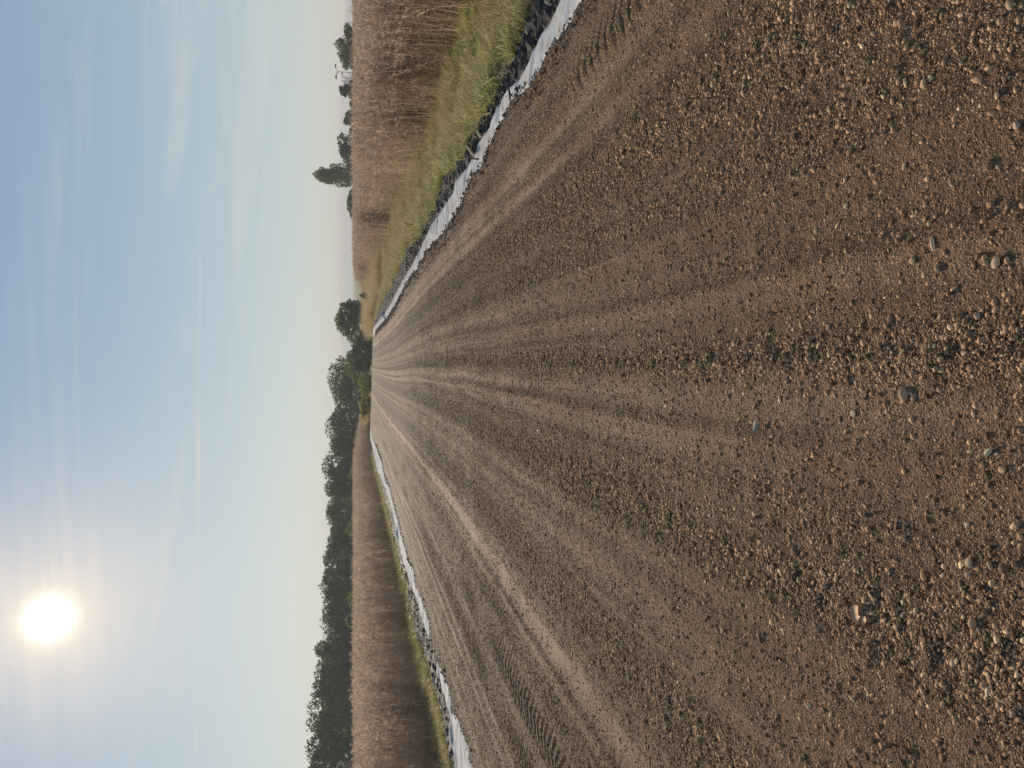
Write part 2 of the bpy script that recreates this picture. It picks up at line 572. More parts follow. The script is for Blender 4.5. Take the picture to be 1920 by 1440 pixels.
def track_mat():
    m, N = new_mat('gravel_track')
    geo = N.n.new('ShaderNodeNewGeometry')
    pos = geo.outputs['Position']
    comp = N.node('ShaderNodeAttribute', attribute_name='compact', out=2)
    lo = N.node('ShaderNodeAttribute', attribute_name='loose', out=2)
    stk = N.node('ShaderNodeAttribute', attribute_name='streak', out=2)
    soil = N.node('ShaderNodeAttribute', attribute_name='soil', out=2)
    n1 = N.noise(pos, 90, 5, 0.65)
    n2 = N.noise(pos, 7, 4, 0.6)
    n3 = N.noise(pos, 1.1, 3, 0.5)
    v1 = N.n.new('ShaderNodeTexVoronoi'); N.put(v1.inputs['Vector'], pos); v1.inputs['Scale'].default_value = 170
    v2 = N.n.new('ShaderNodeTexVoronoi'); N.put(v2.inputs['Vector'], pos); v2.inputs['Scale'].default_value = 80
    dark = (0.050, 0.030, 0.018)
    mid = (0.132, 0.078, 0.047)
    dust = (0.258, 0.172, 0.115)
    f = N.math('ADD', comp, N.math('MULTIPLY', N.math('SUBTRACT', n2, 0.5), 0.5))
    f = N.math('ADD', f, N.math('MULTIPLY', stk, 0.30), clamp=True)
    col = N.mix(f, mid, dust)
    # speckle of single grains, from pale to dark
    grain = N.ramp(v1.outputs['Color'], [(0.0, (0.45, 0.43, 0.41)), (0.40, (0.85, 0.83, 0.81)), (0.7, (1.25, 1.2, 1.12)), (1.0, (2.3, 2.15, 1.9))])
    col = N.mix(N.math('MULTIPLY_ADD', comp, -0.45, 0.85), col, grain, 'MULTIPLY')
    grain2 = N.ramp(v2.outputs['Color'], [(0.0, (0.65, 0.62, 0.60)), (0.6, (1.0, 1.0, 1.0)), (1.0, (1.7, 1.6, 1.4))])
    col = N.mix(0.6, col, grain2, 'MULTIPLY')
    col = N.mix(N.math('MULTIPLY', lo, 0.80), col, dark)  # loose bands darkened: disturbed soil, plus shade between coarse stones put in colour
    col = N.mix(N.math('MULTIPLY', soil, 0.75), col, (0.140, 0.088, 0.060))
    tint = N.ramp(n3, [(0.3, (0.86, 0.86, 0.87)), (0.7, (1.12, 1.06, 1.0))])
    col = N.mix(1.0, col, tint, 'MULTIPLY')
    h = N.math('ADD', N.math('MULTIPLY', n1, 0.6), N.math('MULTIPLY', N.math('SUBTRACT', 1.0, v1.outputs['Distance']), 0.5))
    h = N.math('ADD', h, N.math('MULTIPLY', N.math('SUBTRACT', 1.0, v2.outputs['Distance']), 0.7))
    nrm = bump(N, h, N.math('MULTIPLY_ADD', comp, -0.55, 0.95), 0.007)
    return finish(m, N, principled(N, col, 0.92, nrm, 0.2))


def stone_mat(name, stops, island=False):
    m, N = new_mat(name)
    oi = N.n.new('ShaderNodeObjectInfo')
    tc = N.node('ShaderNodeTexCoord', out=3)
    col = N.ramp(oi.outputs['Random'], stops)
    nz = N.noise(tc, 2.2, 5, 0.65)
    col = N.mix(1.0, col, N.ramp(nz, [(0.25, (0.72, 0.70, 0.68)), (0.75, (1.15, 1.12, 1.08))]), 'MULTIPLY')
    nrm = bump(N, N.noise(tc, 9, 4, 0.6), 0.25, 0.05)
    return finish(m, N, principled(N, col, 0.95, nrm, 0.08))


M_TRACK = track_mat()
M_GRAVEL = stone_mat('gravel_stone', [(0.0, (0.12, 0.070, 0.042)), (0.25, (0.25, 0.152, 0.089)), (0.50, (0.39, 0.242, 0.140)), (0.70, (0.43, 0.288, 0.180)),
                                      (0.84, (0.55, 0.325, 0.172)), (0.95, (0.70, 0.515, 0.320)), (1.0, (0.23, 0.162, 0.112))])


def flat_stone_mat(name, c):
    m, N = new_mat(name)
    tc = N.node('ShaderNodeTexCoord', out=3)
    oi = N.n.new('ShaderNodeObjectInfo')
    nz = N.noise(N.vmath('ADD', tc, oi.outputs['Location']), 28, 5, 0.65)
    col = N.mix(1.0, c, N.ramp(nz, [(0.25, (0.70, 0.69, 0.68)), (0.75, (1.18, 1.14, 1.1))]), 'MULTIPLY')
    nrm = bump(N, N.noise(tc, 90, 4, 0.6), 0.3, 0.003)
    return finish(m, N, principled(N, col, 0.92, nrm, 0.10))


M_TAN = flat_stone_mat('tan_stone', (0.50, 0.325, 0.185))
M_GREY = flat_stone_mat('grey_stone', (0.42, 0.30, 0.190))
M_PALE = flat_stone_mat('pale_stone', (0.60, 0.46, 0.30))
M_RED = flat_stone_mat('reddish_stone', (0.31, 0.185, 0.115))
M_PINK = flat_stone_mat('pinkish_slab', (0.48, 0.33, 0.225))
M_DARKST = flat_stone_mat('dark_slate', (0.045, 0.047, 0.052))
M_PALESLAB = flat_stone_mat('pale_slab', (0.21, 0.185, 0.16))

M_REED = leaf_mat('dry_reed', [(0.0, (0.289, 0.196, 0.140)), (0.35, (0.428, 0.305, 0.226)), (0.7, (0.544, 0.401, 0.302)), (0.95, (0.625, 0.483, 0.381)), (1.0, (0.417, 0.376, 0.199))], 0.58, 0.7, 0.25, True, 0.35)
M_REEDLOW = leaf_mat('green_reed_leaf', [(0.0, (0.14, 0.13, 0.045)), (0.5, (0.25, 0.215, 0.080)), (1.0, (0.38, 0.28, 0.14))], 0.5, 0.7, 0.2, True, 0.5)
M_GRASS = leaf_mat('verge_grass', [(0.0, (0.15, 0.175, 0.042)), (0.35, (0.27, 0.285, 0.075)), (0.6, (0.38, 0.34, 0.125)), (0.8, (0.47, 0.38, 0.20)), (1.0, (0.54, 0.42, 0.28))], 0.5, 0.6, 0.35, True, 1.3)
M_GOLD = leaf_mat('golden_grass', [(0.0, (0.25, 0.215, 0.085)), (0.4, (0.40, 0.30, 0.15)), (0.8, (0.50, 0.38, 0.21)), (1.0, (0.57, 0.45, 0.28))], 0.4, 0.65, 0.3, True, 0.4)
M_STRAW = leaf_mat('straw', [(0.0, (0.13, 0.10, 0.07)), (0.6, (0.30, 0.24, 0.165)), (1.0, (0.50, 0.44, 0.34))], 0.2, 0.6, 0.2)
M_LEAF = leaf_mat('tree_leaf', [(0.0, (0.042, 0.060, 0.018)), (0.45, (0.083, 0.112, 0.030)), (0.8, (0.128, 0.158, 0.042)), (1.0, (0.188, 0.180, 0.053))], 0.45, 0.6, 0.3, True, 0.25)
M_LEAFB = leaf_mat('tree_leaf_bright', [(0.0, (0.060, 0.083, 0.021)), (0.5, (0.128, 0.165, 0.039)), (1.0, (0.240, 0.225, 0.060))], 0.45, 0.6, 0.3, True, 0.25)
M_LEAFY = leaf_mat('tree_leaf_yellowish', [(0.0, (0.090, 0.090, 0.024)), (0.5, (0.210, 0.180, 0.045)), (1.0, (0.345, 0.270, 0.075))], 0.45, 0.6, 0.3, True, 0.25)
M_LEAFD = leaf_mat('tree_leaf_dark', [(0.0, (0.027, 0.045, 0.021)), (0.6, (0.057, 0.084, 0.033)), (1.0, (0.090, 0.112, 0.045))], 0.45, 0.6, 0.3, True, 0.25)


def simple_mat(name, col, rough=0.7, spec=0.4, nscale=30, amt=0.35, bdist=0.003, metallic=0.0):
    m, N = new_mat(name)
    tc = N.node('ShaderNodeTexCoord', out=3)
    nz = N.noise(tc, nscale, 4, 0.6)
    c = N.mix(1.0, col, N.ramp(nz, [(0.25, (1 - amt,) * 3), (0.75, (1 + amt * 0.5,) * 3)]), 'MULTIPLY')
    nrm = bump(N, nz, 0.4, bdist)
    return finish(m, N, principled(N, c, rough, nrm, spec, Metallic=metallic))


M_BARK = simple_mat('bark', (0.10, 0.080, 0.062), 0.9, 0.2, 9, 0.5, 0.03)
M_TWIG = simple_mat('grey_twig', (0.16, 0.13, 0.12), 0.9, 0.2, 9, 0.4, 0.01)
M_WOOD = simple_mat('cut_wood', (0.52, 0.40, 0.25), 0.75, 0.3, 40, 0.35)
M_POLE = simple_mat('painted_steel', (0.22, 0.25, 0.26), 0.5, 0.5, 4, 0.2)
M_LAMP = simple_mat('lamp_housing', (0.10, 0.11, 0.12), 0.5, 0.5, 6, 0.2)
M_REDP = simple_mat('red_paint', (0.50, 0.055, 0.045), 0.55, 0.4, 50, 0.3)
M_GREENP = simple_mat('green_cane', (0.30, 0.38, 0.10), 0.6, 0.4, 50, 0.3)
M_DKGREEN = simple_mat('dark_cane', (0.045, 0.060, 0.035), 0.6, 0.4, 50, 0.3)
M_BLUE = simple_mat('blue_strap', (0.26, 0.42, 0.60), 0.55, 0.4, 50, 0.3)
M_BIRD = simple_mat('bird_feather', (0.04, 0.04, 0.045), 0.8, 0.2, 30, 0.3)


def fabric_mat():
    m, N = new_mat('white_geotextile')
    pos = N.node('ShaderNodeNewGeometry', out=0)
    dirt = N.noise(pos, 5.5, 5, 0.7)
    fleck = N.noise(pos, 34, 3, 0.6)
    # woven diamond mesh, about 3 cm
    sx = N.n.new('ShaderNodeSeparateXYZ'); N.put(sx.inputs[0], pos)
    a = N.math('ADD', sx.outputs[0], sx.outputs[1]); b = N.math('SUBTRACT', sx.outputs[0], sx.outputs[1])
    wa = N.math('SINE', N.math('MULTIPLY', a, 2 * math.pi / 0.032)); wb = N.math('SINE', N.math('MULTIPLY', b, 2 * math.pi / 0.032))
    h = N.math('MAXIMUM', wa, wb)
    col = N.ramp(dirt, [(0.28, (0.70, 0.685, 0.655)), (0.48, (0.64, 0.615, 0.58)), (0.60, (0.50, 0.445, 0.385)), (0.74, (0.28, 0.215, 0.16))])
    weave = N.ramp(N.math('MULTIPLY_ADD', h, 0.5, 0.5), [(0.0, (0.74, 0.75, 0.78)), (0.5, (0.95, 0.95, 0.95)), (1.0, (1.0, 1.0, 1.0))])
    col = N.mix(1.0, col, weave, 'MULTIPLY')
    col = N.mix(N.maprange(fleck, 0.70, 0.76), col, (0.20, 0.15, 0.11))
    nrm = bump(N, h, 0.45, 0.004)
    p = principled(N, col, 0.85, nrm, 0.1)
    t = N.node('ShaderNodeBsdfTranslucent', {'Color': col})
    return finish(m, N, N.node('ShaderNodeMixShader', {0: 0.12, 1: p, 2: t}))


def plastic_mat():
    m, N = new_mat('black_sheeting')
    pos = N.node('ShaderNodeNewGeometry', out=0)
    d = N.noise(pos, 4.5, 5, 0.7)
    col = N.ramp(d, [(0.32, (0.018, 0.019, 0.022)), (0.52, (0.034, 0.032, 0.031)), (0.66, (0.105, 0.076, 0.054))])
    nrm = bump(N, N.noise(pos, 16, 5, 0.65, dist=1.5), 0.7, 0.03)
    return finish(m, N, principled(N, col, 0.8, nrm, 0.12))


def earth_mat():
    m, N = new_mat('rough_earth')
    pos = N.node('ShaderNodeNewGeometry', out=0)
    n1 = N.noise(pos, 0.35, 5, 0.6); n2 = N.noise(pos, 4.0, 5, 0.65); n0 = N.noise(pos, 0.012, 4, 0.6)
    col = N.ramp(n1, [(0.30, (0.085, 0.075, 0.030)), (0.5, (0.14, 0.105, 0.055)), (0.7, (0.19, 0.140, 0.085))])
    col = N.mix(0.5, col, N.ramp(n0, [(0.35, (0.07, 0.085, 0.028)), (0.65, (0.22, 0.17, 0.095))]))
    col = N.mix(1.0, col, N.ramp(n2, [(0.25, (0.55, 0.55, 0.55)), (0.75, (1.25, 1.2, 1.15))]), 'MULTIPLY')
    nrm = bump(N, n2, 0.8, 0.06)
    return finish(m, N, principled(N, col, 0.95, nrm, 0.15))


M_FABRIC, M_PLASTIC, M_EARTH = fabric_mat(), plastic_mat(), earth_mat()
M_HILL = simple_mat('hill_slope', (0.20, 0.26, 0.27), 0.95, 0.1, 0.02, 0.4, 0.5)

# ------------------------------------------------------------------ structure: ground, track, hills
GZ = -0.6


def ground_height(X, Y):
    Yc = np.clip(Y, 2, 64)
    ro, lo_ = edge(RO, Yc), edge(LO, Yc)
    d = np.maximum(np.maximum(X - ro, lo_ - X), 0)
    bwid = np.where(X > 0, np.abs(edge(RB, Yc) - ro), np.abs(edge(LB, Yc) - lo_))
    bank = sstep(bwid * 0.9, bwid + 2.0, d)
    along = sstep(CREST + 9, CREST + 1, Y) if False else 1 - sstep(CREST + 0.5, CREST + 10, Y)
    top = -0.085 * along + GZ * (1 - along)
    z = top * (1 - bank) + GZ * bank
    z = np.where(d <= 0, np.minimum(z, -0.22), z)
    z = z + bank * 0.05 * fbm(X / 1.7, Y / 1.7, 3, 101) * (np.abs(X) < 400)
    return z


xs = np.concatenate([-np.geomspace(4200, 14, 26), np.arange(-13.5, 12.6, 0.15), np.geomspace(13, 4200, 26)])
ys = np.concatenate([-np.geomspace(4200, 4, 14), np.arange(-3, 30, 0.2), np.arange(30, 85, 0.5), np.geomspace(86, 4200, 30)])
XX, YY = np.meshgrid(xs, ys)
V = np.stack([XX, YY, ground_height(XX, YY)], -1).reshape(-1, 3)
o = link('ground', mesh_np('ground', V, grid_quads(len(ys), len(xs)), mat=M_EARTH, smooth=True))
tag(o, kind='structure')

# the gravel track: a finely modelled sheet
yr = [0.35]
while yr[-1] < 77:
    yr.append(yr[-1] + min(max(0.0030 * yr[-1], 0.0085), 0.24))
yr = np.array([-3.0, -1.5, -0.6, 0.0] + yr)
cols = 540
s = np.linspace(0, 1, cols)
yl = np.clip(yr, 0, 72)
xl = edge(LI, yl) - 0.16
xr = edge(RI, yl) + 0.16
XX = xl[:, None] + (xr - xl)[:, None] * s[None, :]
YY = np.repeat(yr[:, None], cols, 1)
ZZ = track_height(XX, YY)
_, tc_, tl_, ts_, _ = track_fields(XX, YY)
soil = np.maximum(sstep(0.55, 0.15, edge(RI, YY) - XX) if False else 1 - sstep(0.10, 0.55, edge(RI, YY) - XX), 1 - sstep(0.10, 0.6, XX - edge(LI, YY)))
me = mesh_np('gravel_track', np.stack([XX, YY, ZZ], -1).reshape(-1, 3), grid_quads(len(yr), cols), mat=M_TRACK, smooth=True)
for nm, arr in (('compact', tc_), ('loose', tl_), ('streak', ts_), ('soil', soil)):
    a = me.attributes.new(nm, 'FLOAT', 'POINT')
    a.data.foreach_set('value', arr.astype(np.float32).ravel())
track = link('gravel_track', me)
tag(track, kind='structure')


def hill(name, x0, x1, Y, prof, depth, seed):
    nx, ny = 160, 24
    X = np.linspace(x0, x1, nx)
    T = np.linspace(-1, 1, ny)
    H = prof(X) + 0.8 * fbm(X / 110, X * 0, 4, seed)
    shape = np.clip(1 - np.abs(T) ** 1.6, 0, 1)
    Z = GZ - 1 + H[None, :] * shape[:, None] * (1 + 0.05 * fbm(np.repeat(X[None, :], ny, 0) / 60, np.repeat(T[:, None], nx, 1) * 4, 3, seed + 3))
    Yv = Y + depth * T[:, None] + 0 * X[None, :]
    V = np.stack([np.repeat(X[None, :], ny, 0), Yv, Z], -1).reshape(-1, 3)
    o = link(name, mesh_np(name, V, grid_quads(ny, nx), mat=M_HILL, smooth=True))
    return tag(o, kind='structure')


FAR = 2800.0
hx = lambda y: at_depth(640, y, FAR).x
top = lambda v: at_depth(v, 600, FAR).z + 1.6
hill('far_hills', -2600, 3200, FAR, lambda X: np.interp(X, [-2600, hx(1000), hx(700), hx(560), hx(170), hx(130), hx(-200), 3200],
     [14, 26, top(640), top(636), top(637), top(645), top(650), 22]), 350, 5)
FAR2 = 1900.0
hx2 = lambda y: at_depth(640, y, FAR2).x
top2 = lambda v: at_depth(v, 600, FAR2).z + 1.6
hill('near_hills', hx2(175), 2400, FAR2, lambda X: np.interp(X, [hx2(175), hx2(132), hx2(90), hx2(40), hx2(0), hx2(-120), 2400], [2, top2(646), top2(651), top2(651), top2(648.5), top2(645), 12]), 200, 9)

# ------------------------------------------------------------------ white fabric along both edges of the track
def fabric(name, o_out, o_in, sgn, ya, yb, gaps, label):
    g_rows = np.concatenate([np.arange(ya, min(yb, 25), 0.02), np.arange(max(ya, 25), yb, 0.07)]) if ya < 25 else np.arange(ya, yb, 0.07)
    nc = 16
    s = np.linspace(0, 1, nc)
    xo = edge(o_out, g_rows)
    xi = edge(o_in, g_rows) - sgn * 0.11                  # runs on under the gravel
    X = xo[:, None] + (xi - xo)[:, None] * s[None, :]
    Y = np.repeat(g_rows[:, None], nc, 1)
    width = np.abs(xi - xo)[:, None]
    Z = 0.008 + 0.010 * fbm(X / 0.35, Y / 0.5, 3, 201 + len(name))
    # creases that run slantwise over the sheet
    cr = vnoise((Y + 0.7 * X * sgn) / 0.13, X / 1.2, 207) + 0.6 * vnoise((Y - 0.5 * X * sgn) / 0.3, X / 0.9, 209)
    Z = Z + 0.019 * cr * (1 - s[None, :] * 0.5)
    # a few pulled-up folds
    for yc, w, h in gaps:
        Z = Z + h * np.exp(-((Y + 0.4 * X * sgn - (yc + 0.4 * xo.mean() * sgn)) / w) ** 2) * np.exp(-((s[None, :] - 0.3) / 0.35) ** 2)
    Z = Z - 0.03 * np.exp(-s[None, :] / 0.05)              # the free edge hangs down
    Z[:, -4:] -= np.array([0.01, 0.03, 0.05, 0.07])
    Z = Z + crest_drop(Y, X)
    V = np.stack([X, Y, Z], -1).reshape(-1, 3)
    me = mesh_np(name, V, grid_quads(len(g_rows), nc), mat=M_FABRIC, smooth=True)
    o = link(name, me)
    md = o.modifiers.new('thickness', 'SOLIDIFY'); md.thickness = 0.003; md.offset = -1
    return tag(o, label, 'fabric', 'white fabric along the track edges')


split = float(ground_at(960, 162)[1])
fabric('fabric_strip', RO, RI, 1, split + 0.06, 62.5, [(15.6, 0.15, 0.04), (19.0, 0.12, 0.03)], 'long white woven fabric strip between the gravel and the green verge')
fabric('fabric_strip', RO, RI, 1, 1.2, split + 0.02, [(6.6, 0.12, 0.02)], 'white mesh fabric piece at the top edge of the picture, nearest along the verge')
yA, yB = float(ground_at(846, 1346)[1]), float(ground_at(821, 1260)[1])
yC, yD = float(ground_at(806, 1196)[1]), float(ground_at(780, 1112)[1])
fabric('fabric_strip', LO, LI, -1, 6.0, yA + 0.05, [(11.7, 0.14, 0.05), (12.3, 0.1, 0.04)], 'widest white fabric piece, wrinkled, at the bottom edge of the picture')
fabric('fabric_strip', LO, LI, -1, yA - 0.05, yB, [], 'short white fabric piece beside the straw just past the widest piece')
fabric('fabric_strip', LO, LI, -1, yC, yD + 0.1, [(22.5, 0.2, 0.03)], 'narrow white fabric piece below the green canes in the reeds')
fabric('fabric_strip', LO, LI, -1, yD + 0.05, 70.5, [(27.2, 0.3, 0.10), (38.5, 0.5, 0.05), (47.5, 1.2, 0.10), (50.5, 0.8, 0.08), (55.5, 0.8, 0.06)], 'far white fabric strip with raised folds in front of the brown reeds')


# ------------------------------------------------------------------ black sheeting beyond the fabric
def sheeting(name, o_in, o_out, sgn, ya, yb, label, extra=0.0):
    rows = np.concatenate([np.arange(ya, 12, 0.02), np.arange(12, 24, 0.04), np.arange(24, yb, 0.09)])
    nc = 34
    s = np.linspace(-0.15, 1, nc)
    xi = edge(o_in, rows)
    xo = edge(o_out, rows) + sgn * extra
    xo = np.where(np.abs(xo - xi) < 0.35, xi + sgn * 0.35, xo)
    X = xi[:, None] + (xo - xi)[:, None] * s[None, :]
    Y = np.repeat(rows[:, None], nc, 1)
    X = X + 0.05 * fbm(X * 0 + 2.2, Y / 0.5, 3, 301) * s[None, :] * 1.5
    Z = ground_height(X, Y) + 0.05
    Z = np.where((X - xi[:, None]) * sgn < 0.02, -0.07, Z - 0.01)
    ridge = 1 - np.abs(vnoise((Y + 0.9 * X) / 0.19, X / 0.55, 303))
    ridge2 = 1 - np.abs(vnoise((Y - 0.6 * X) / 0.11, X / 0.3, 305))
    m = np.clip(np.minimum((s[None, :] + 0.02) * 6, 1), 0, 1)
    Z = Z + m * (0.045 * ridge ** 4 + 0.035 * ridge2 ** 4 + 0.028 * fbm(X / 0.16, Y / 0.2, 4, 307, 0.65) - 0.015)
    Z = Z - 0.12 * sstep(0.85, 1.0, s)[None, :]
    V = np.stack([X, Y, Z], -1).reshape(-1, 3)
    me = mesh_np(name, V, grid_quads(len(rows), nc), mat=M_PLASTIC, smooth=False)
    o = link(name, me)
    md = o.modifiers.new('thickness', 'SOLIDIFY'); md.thickness = 0.004; md.offset = -1
    return tag(o, label, 'sheeting', 'black sheeting beside the fabric')


sheeting('black_sheeting', RO, RB, 1, 1.5, 62, 'crumpled black sheeting between the white fabric and the green verge')
sheeting('black_sheeting', LO, LB, -1, 6.5, 62, 'crumpled black sheeting littered with straw below the left-hand brown reeds')

# straw and dry stalks lying on the sheeting
G = Geo()
for o_in, o_out, sgn, n in ((RO, RB, 1, 520), (LO, LB, -1, 330)):
    for k in range(n):
        Y = 5 + 45 * rng.random() ** 1.6 if sgn > 0 else 11 + 45 * rng.random() ** 1.5
        xi, xo = edge(o_in, Y), edge(o_out, Y)
        X = xi + (xo - xi) * rng.uniform(0.1, 1.05)
        z = float(ground_height(np.array(X), np.array(Y))) + rng.uniform(0.08, 0.16)
        L = rng.uniform(0.06, 0.30) * (1.0 + 0.02 * Y); a = rng.normal(0.3, 0.9); tl = rng.normal(0, 0.25)
        d = np.array([math.cos(a), math.sin(a), tl]) * L / 2
        c = np.array([X, Y, z]); b = np.array([0, 0, rng.uniform(-0.02, 0.04)])
        w = rng.uniform(0.003, 0.008) * (1 + 0.02 * Y)
        G.ribbon([c - d, c + b, c + d], [w, w, w * 0.6], np.cross(d, [0, 0, 1.0]) + np.array([0, 0, 0.006]))
o = link('straw_litter', G.mesh('straw_litter', M_STRAW))
tag(o, 'pale straw and broken stalks strewn over the black sheeting', 'straw', kind='stuff')


# ------------------------------------------------------------------ stones
def ico(sub):
    import bmesh
    bm = bmesh.new()
    bmesh.ops.create_icosphere(bm, subdivisions=sub, radius=0.5)
    V = np.array([v.co[:] for v in bm.verts]); T = np.array([[v.index for v in f.verts] for f in bm.faces])
    bm.free()
    return V, T


ICO1, ICO2, ICO3 = ico(1), ico(2), ico(3)


def stone_mesh(name, seed, mat, base=ICO1, angular=0.5, flat=0.38, lump=0.18):
    r = np.random.default_rng(seed)
    V, T = base
    V = V.copy()
    # cut the ball by random planes so that it gets facets
    for k in range(int(3 + 7 * angular)):
        n = r.normal(size=3); n /= np.linalg.norm(n)
        h = 0.5 * r.uniform(0.62 if angular < 0.3 else 0.48, 0.90)
        d = V @ n
        V = V - np.maximum(d - h, 0)[:, None] * n
    V = V * (1 + lump * fbm(V[:, 0] * 2.3 + V[:, 2] * 1.7 + seed, V[:, 1] * 2.3 - V[:, 2] * 1.1, 2, seed))[:, None]
    V = V * np.array([1.0, r.uniform(0.62, 0.9), flat * r.uniform(0.75, 1.1)])
    return mesh_np(name, V, tris=T, mat=mat, smooth=angular < 0.45)


GRAVEL = [stone_mesh('gravel_stone', 500 + k, M_GRAVEL, ICO1, ang) for k, ang in enumerate((0.3, 0.5, 0.7, 0.8, 0.9, 1.0, 0.8, 0.9, 0.4, 1.0))]

# all the small loose gravel of the track
P, S = [], []
def in_view(X, Y, m=0.35):
    """roughly what this and a neighbouring camera can see"""
    half = 0.56 * Y + 0.75 + m
    return (np.abs(X + 0.02 * Y) < half)


def cover(Y):
    """share of the ground under loose stones, thinning out evenly with distance"""
    return 0.66 * (1 - sstep(2.5, 27.0, Y))


for ya, yb, smin in ((0.9, 2.2, 0.0032), (2.2, 3.6, 0.0040), (3.6, 6.0, 0.0054), (6.0, 10.0, 0.0076), (10.0, 17.0, 0.0115), (17.0, 27.0, 0.0150)):
    n_m2 = float(cover(ya)) / smin ** 2
    area = 8.2 * (yb - ya)
    n = int(area * n_m2)
    X = rng.uniform(-5.6, 2.75, n); Y = rng.uniform(ya, yb, n)
    k = in_view(X, Y) & (X < edge(RI, Y) + 0.02) & (X > edge(LI, Y) - 0.02)
    X, Y = X[k], Y[k]
    _, c, lo, _, _ = track_fields(X, Y)
    dens = np.clip(0.56 + 0.06 * lo - 0.40 * c + 0.25 * fbm(X / 0.25, Y / 0.25, 2, 401), 0.04, 1)
    k = rng.random(len(X)) < dens * cover(Y) / float(cover(ya))
    X, Y, lo, c = X[k], Y[k], lo[k], c[k]
    sz = smin * (1 - rng.random(len(X))) ** (-1 / (2.9 - 0.55 * lo))
    sz = np.minimum(sz * (1 + 0.55 * lo), 0.028)
    P.append(np.stack([X, Y, track_height(X, Y) + sz * rng.uniform(-0.06, 0.12, len(X))], 1)); S.append(sz)
P = np.concatenate(P); S = np.concatenate(S)
n = len(P)
rot = np.stack([rng.normal(0, 0.35, n), rng.normal(0, 0.35, n), rng.uniform(0, 6.283, n)], 1)
scl = np.stack([S * rng.uniform(0.85, 1.3, n), S, S * rng.uniform(0.8, 1.2, n)], 1)
o = scatter('loose_gravel', P, rot, scl, rng.integers(0, len(GRAVEL), n), GRAVEL)
tag(o, 'small loose brown gravel covering the track', 'gravel', kind='stuff')
print('gravel', n)

# spilled clods along the inner edges of the fabric
P, S = [], []
for o_in, sgn, n in ((RI, 1, 6000), (LI, -1, 1500)):
    Y = 4.5 + 50 * rng.random(n) ** 2.0
    d = np.abs(rng.normal(0.02, 0.13, n)) - 0.025
    X = edge(o_in, Y) - sgn * d
    sz = np.minimum(0.007 * (1 + 0.09 * Y) * (1 - rng.random(n)) ** (-1 / 2.8), 0.07)
    Z = np.maximum(track_height(X, Y), -0.002 + crest_drop(Y, X)) + 0.15 * sz
    P.append(np.stack([X, Y, Z], 1)); S.append(sz)
P = np.concatenate(P); S = np.concatenate(S); n = len(P)
M_CLOD = stone_mat('soil_clod', [(0.0, (0.085, 0.056, 0.040)), (0.5, (0.135, 0.092, 0.066)), (0.9, (0.19, 0.135, 0.10)), (1.0, (0.28, 0.22, 0.17))])
CLOD = [stone_mesh('soil_clod', 560 + k, M_CLOD, ICO1, 0.6, 0.75, 0.35) for k in range(5)]
o = scatter('soil_clods', P, np.stack([rng.normal(0, 0.5, n), rng.normal(0, 0.5, n), rng.uniform(0, 6.28, n)], 1), S, rng.integers(0, 5, n), CLOD)
tag(o, 'crumbs of brown soil spilled along the fabric edges', 'soil', kind='stuff')


def px_size(p):
    return (Vector(p) - Vector((0, 0, EYE))).dot(F_) / FPX


PEB = [stone_mesh('pebble_shape', 600 + k, M_GRAVEL, ICO2, a, 0.5, 0.12) for k, a in enumerate((0.2, 0.4, 0.6, 0.7, 0.8, 1.0, 0.5, 0.9))]


def pebble(me, p, size, rz, label, group=None, tilt=(0.0, 0.0), name='pebble', cat='pebble', sink=0.35):
    z = float(track_height(np.array(p[0]), np.array(p[1])))
    o = link(name, me)
    zs = size[2] * 0.5 * 0.6
    o.location = (p[0], p[1], z + zs * (1 - sink))
    o.rotation_euler = (tilt[0], tilt[1], rz)
    o.scale = size
    return tag(o, label, cat, group)


def big_stone(x, y, w, h, mat, seed, label, ang=0.25, rz=0.0, flat=0.6, tall=1.0, base=ICO3, lump=0.12):
    """w: pixels across the track in the photo (image y), h: pixels along (image x)"""
    p = ground_at(x, y)
    k = px_size(p)
    me = stone_mesh('pebble', seed, mat, base, ang, flat, lump)
    sx = w * k; sy = h * k * 1.25
    return pebble(me, p, (sx, sy, min(sx, sy) * tall), rz, label)


big_stone(1692, 740, 26, 19, M_GREY, 701, 'largest smooth oval grey-tan pebble, in the middle of the near gravel', 0.05, 0.25, 0.75, 1.0)
big_stone(1757, 457, 29, 13, M_PALE, 702, 'long pale pebble shaped like a bean with dark pits', 0.05, 0.2, 0.6)
big_stone(1713, 488, 19, 15, M_TAN, 703, 'diamond-shaped flat tan stone beside the long pale pebble', 0.8, 0.7, 0.35)
big_stone(1734, 157, 19, 16, M_TAN, 704, 'light orange-tan triangular stone, alone near the top right corner', 0.9, 0.3, 0.45)
big_stone(1833, 594, 17, 20, M_GREY, 705, 'blocky grey stone half sunk in the dark coarse gravel', 0.9, 0.2, 0.7)
big_stone(1668, 597, 16, 17, M_RED, 706, 'reddish brown rounded stone in the dark band of coarse gravel', 0.4, 0.5, 0.6)
big_stone(1855, 848, 25, 13, M_PALE, 707, 'teardrop-shaped pale pebble near the right edge of the picture', 0.05, -0.7, 0.55)
big_stone(1887, 879, 18, 18, M_TAN, 708, 'rounded pale tan stone next to the teardrop-shaped pebble', 0.45, 0.2, 0.55)
big_stone(1594, 775, 14, 14, M_PALE, 709, 'small round pale stone pitted like a face', 0.1, 0.0, 0.45)
big_stone(1825, 1054, 20, 26, M_GREY, 710, 'broad lumpy grey-brown stone among coarse gravel at lower right', 0.3, 0.4, 0.6, 1.0, ICO3, 0.3)
big_stone(1906, 235, 17, 20, M_GREY, 711, 'broken brown-grey stone cut by the right edge at the top', 0.7, 0.1, 0.6)
big_stone(1810, 984, 13, 13, M_PALE, 712, 'small angular pale stone with a deep shadow above it', 0.7, 0.5, 0.5)
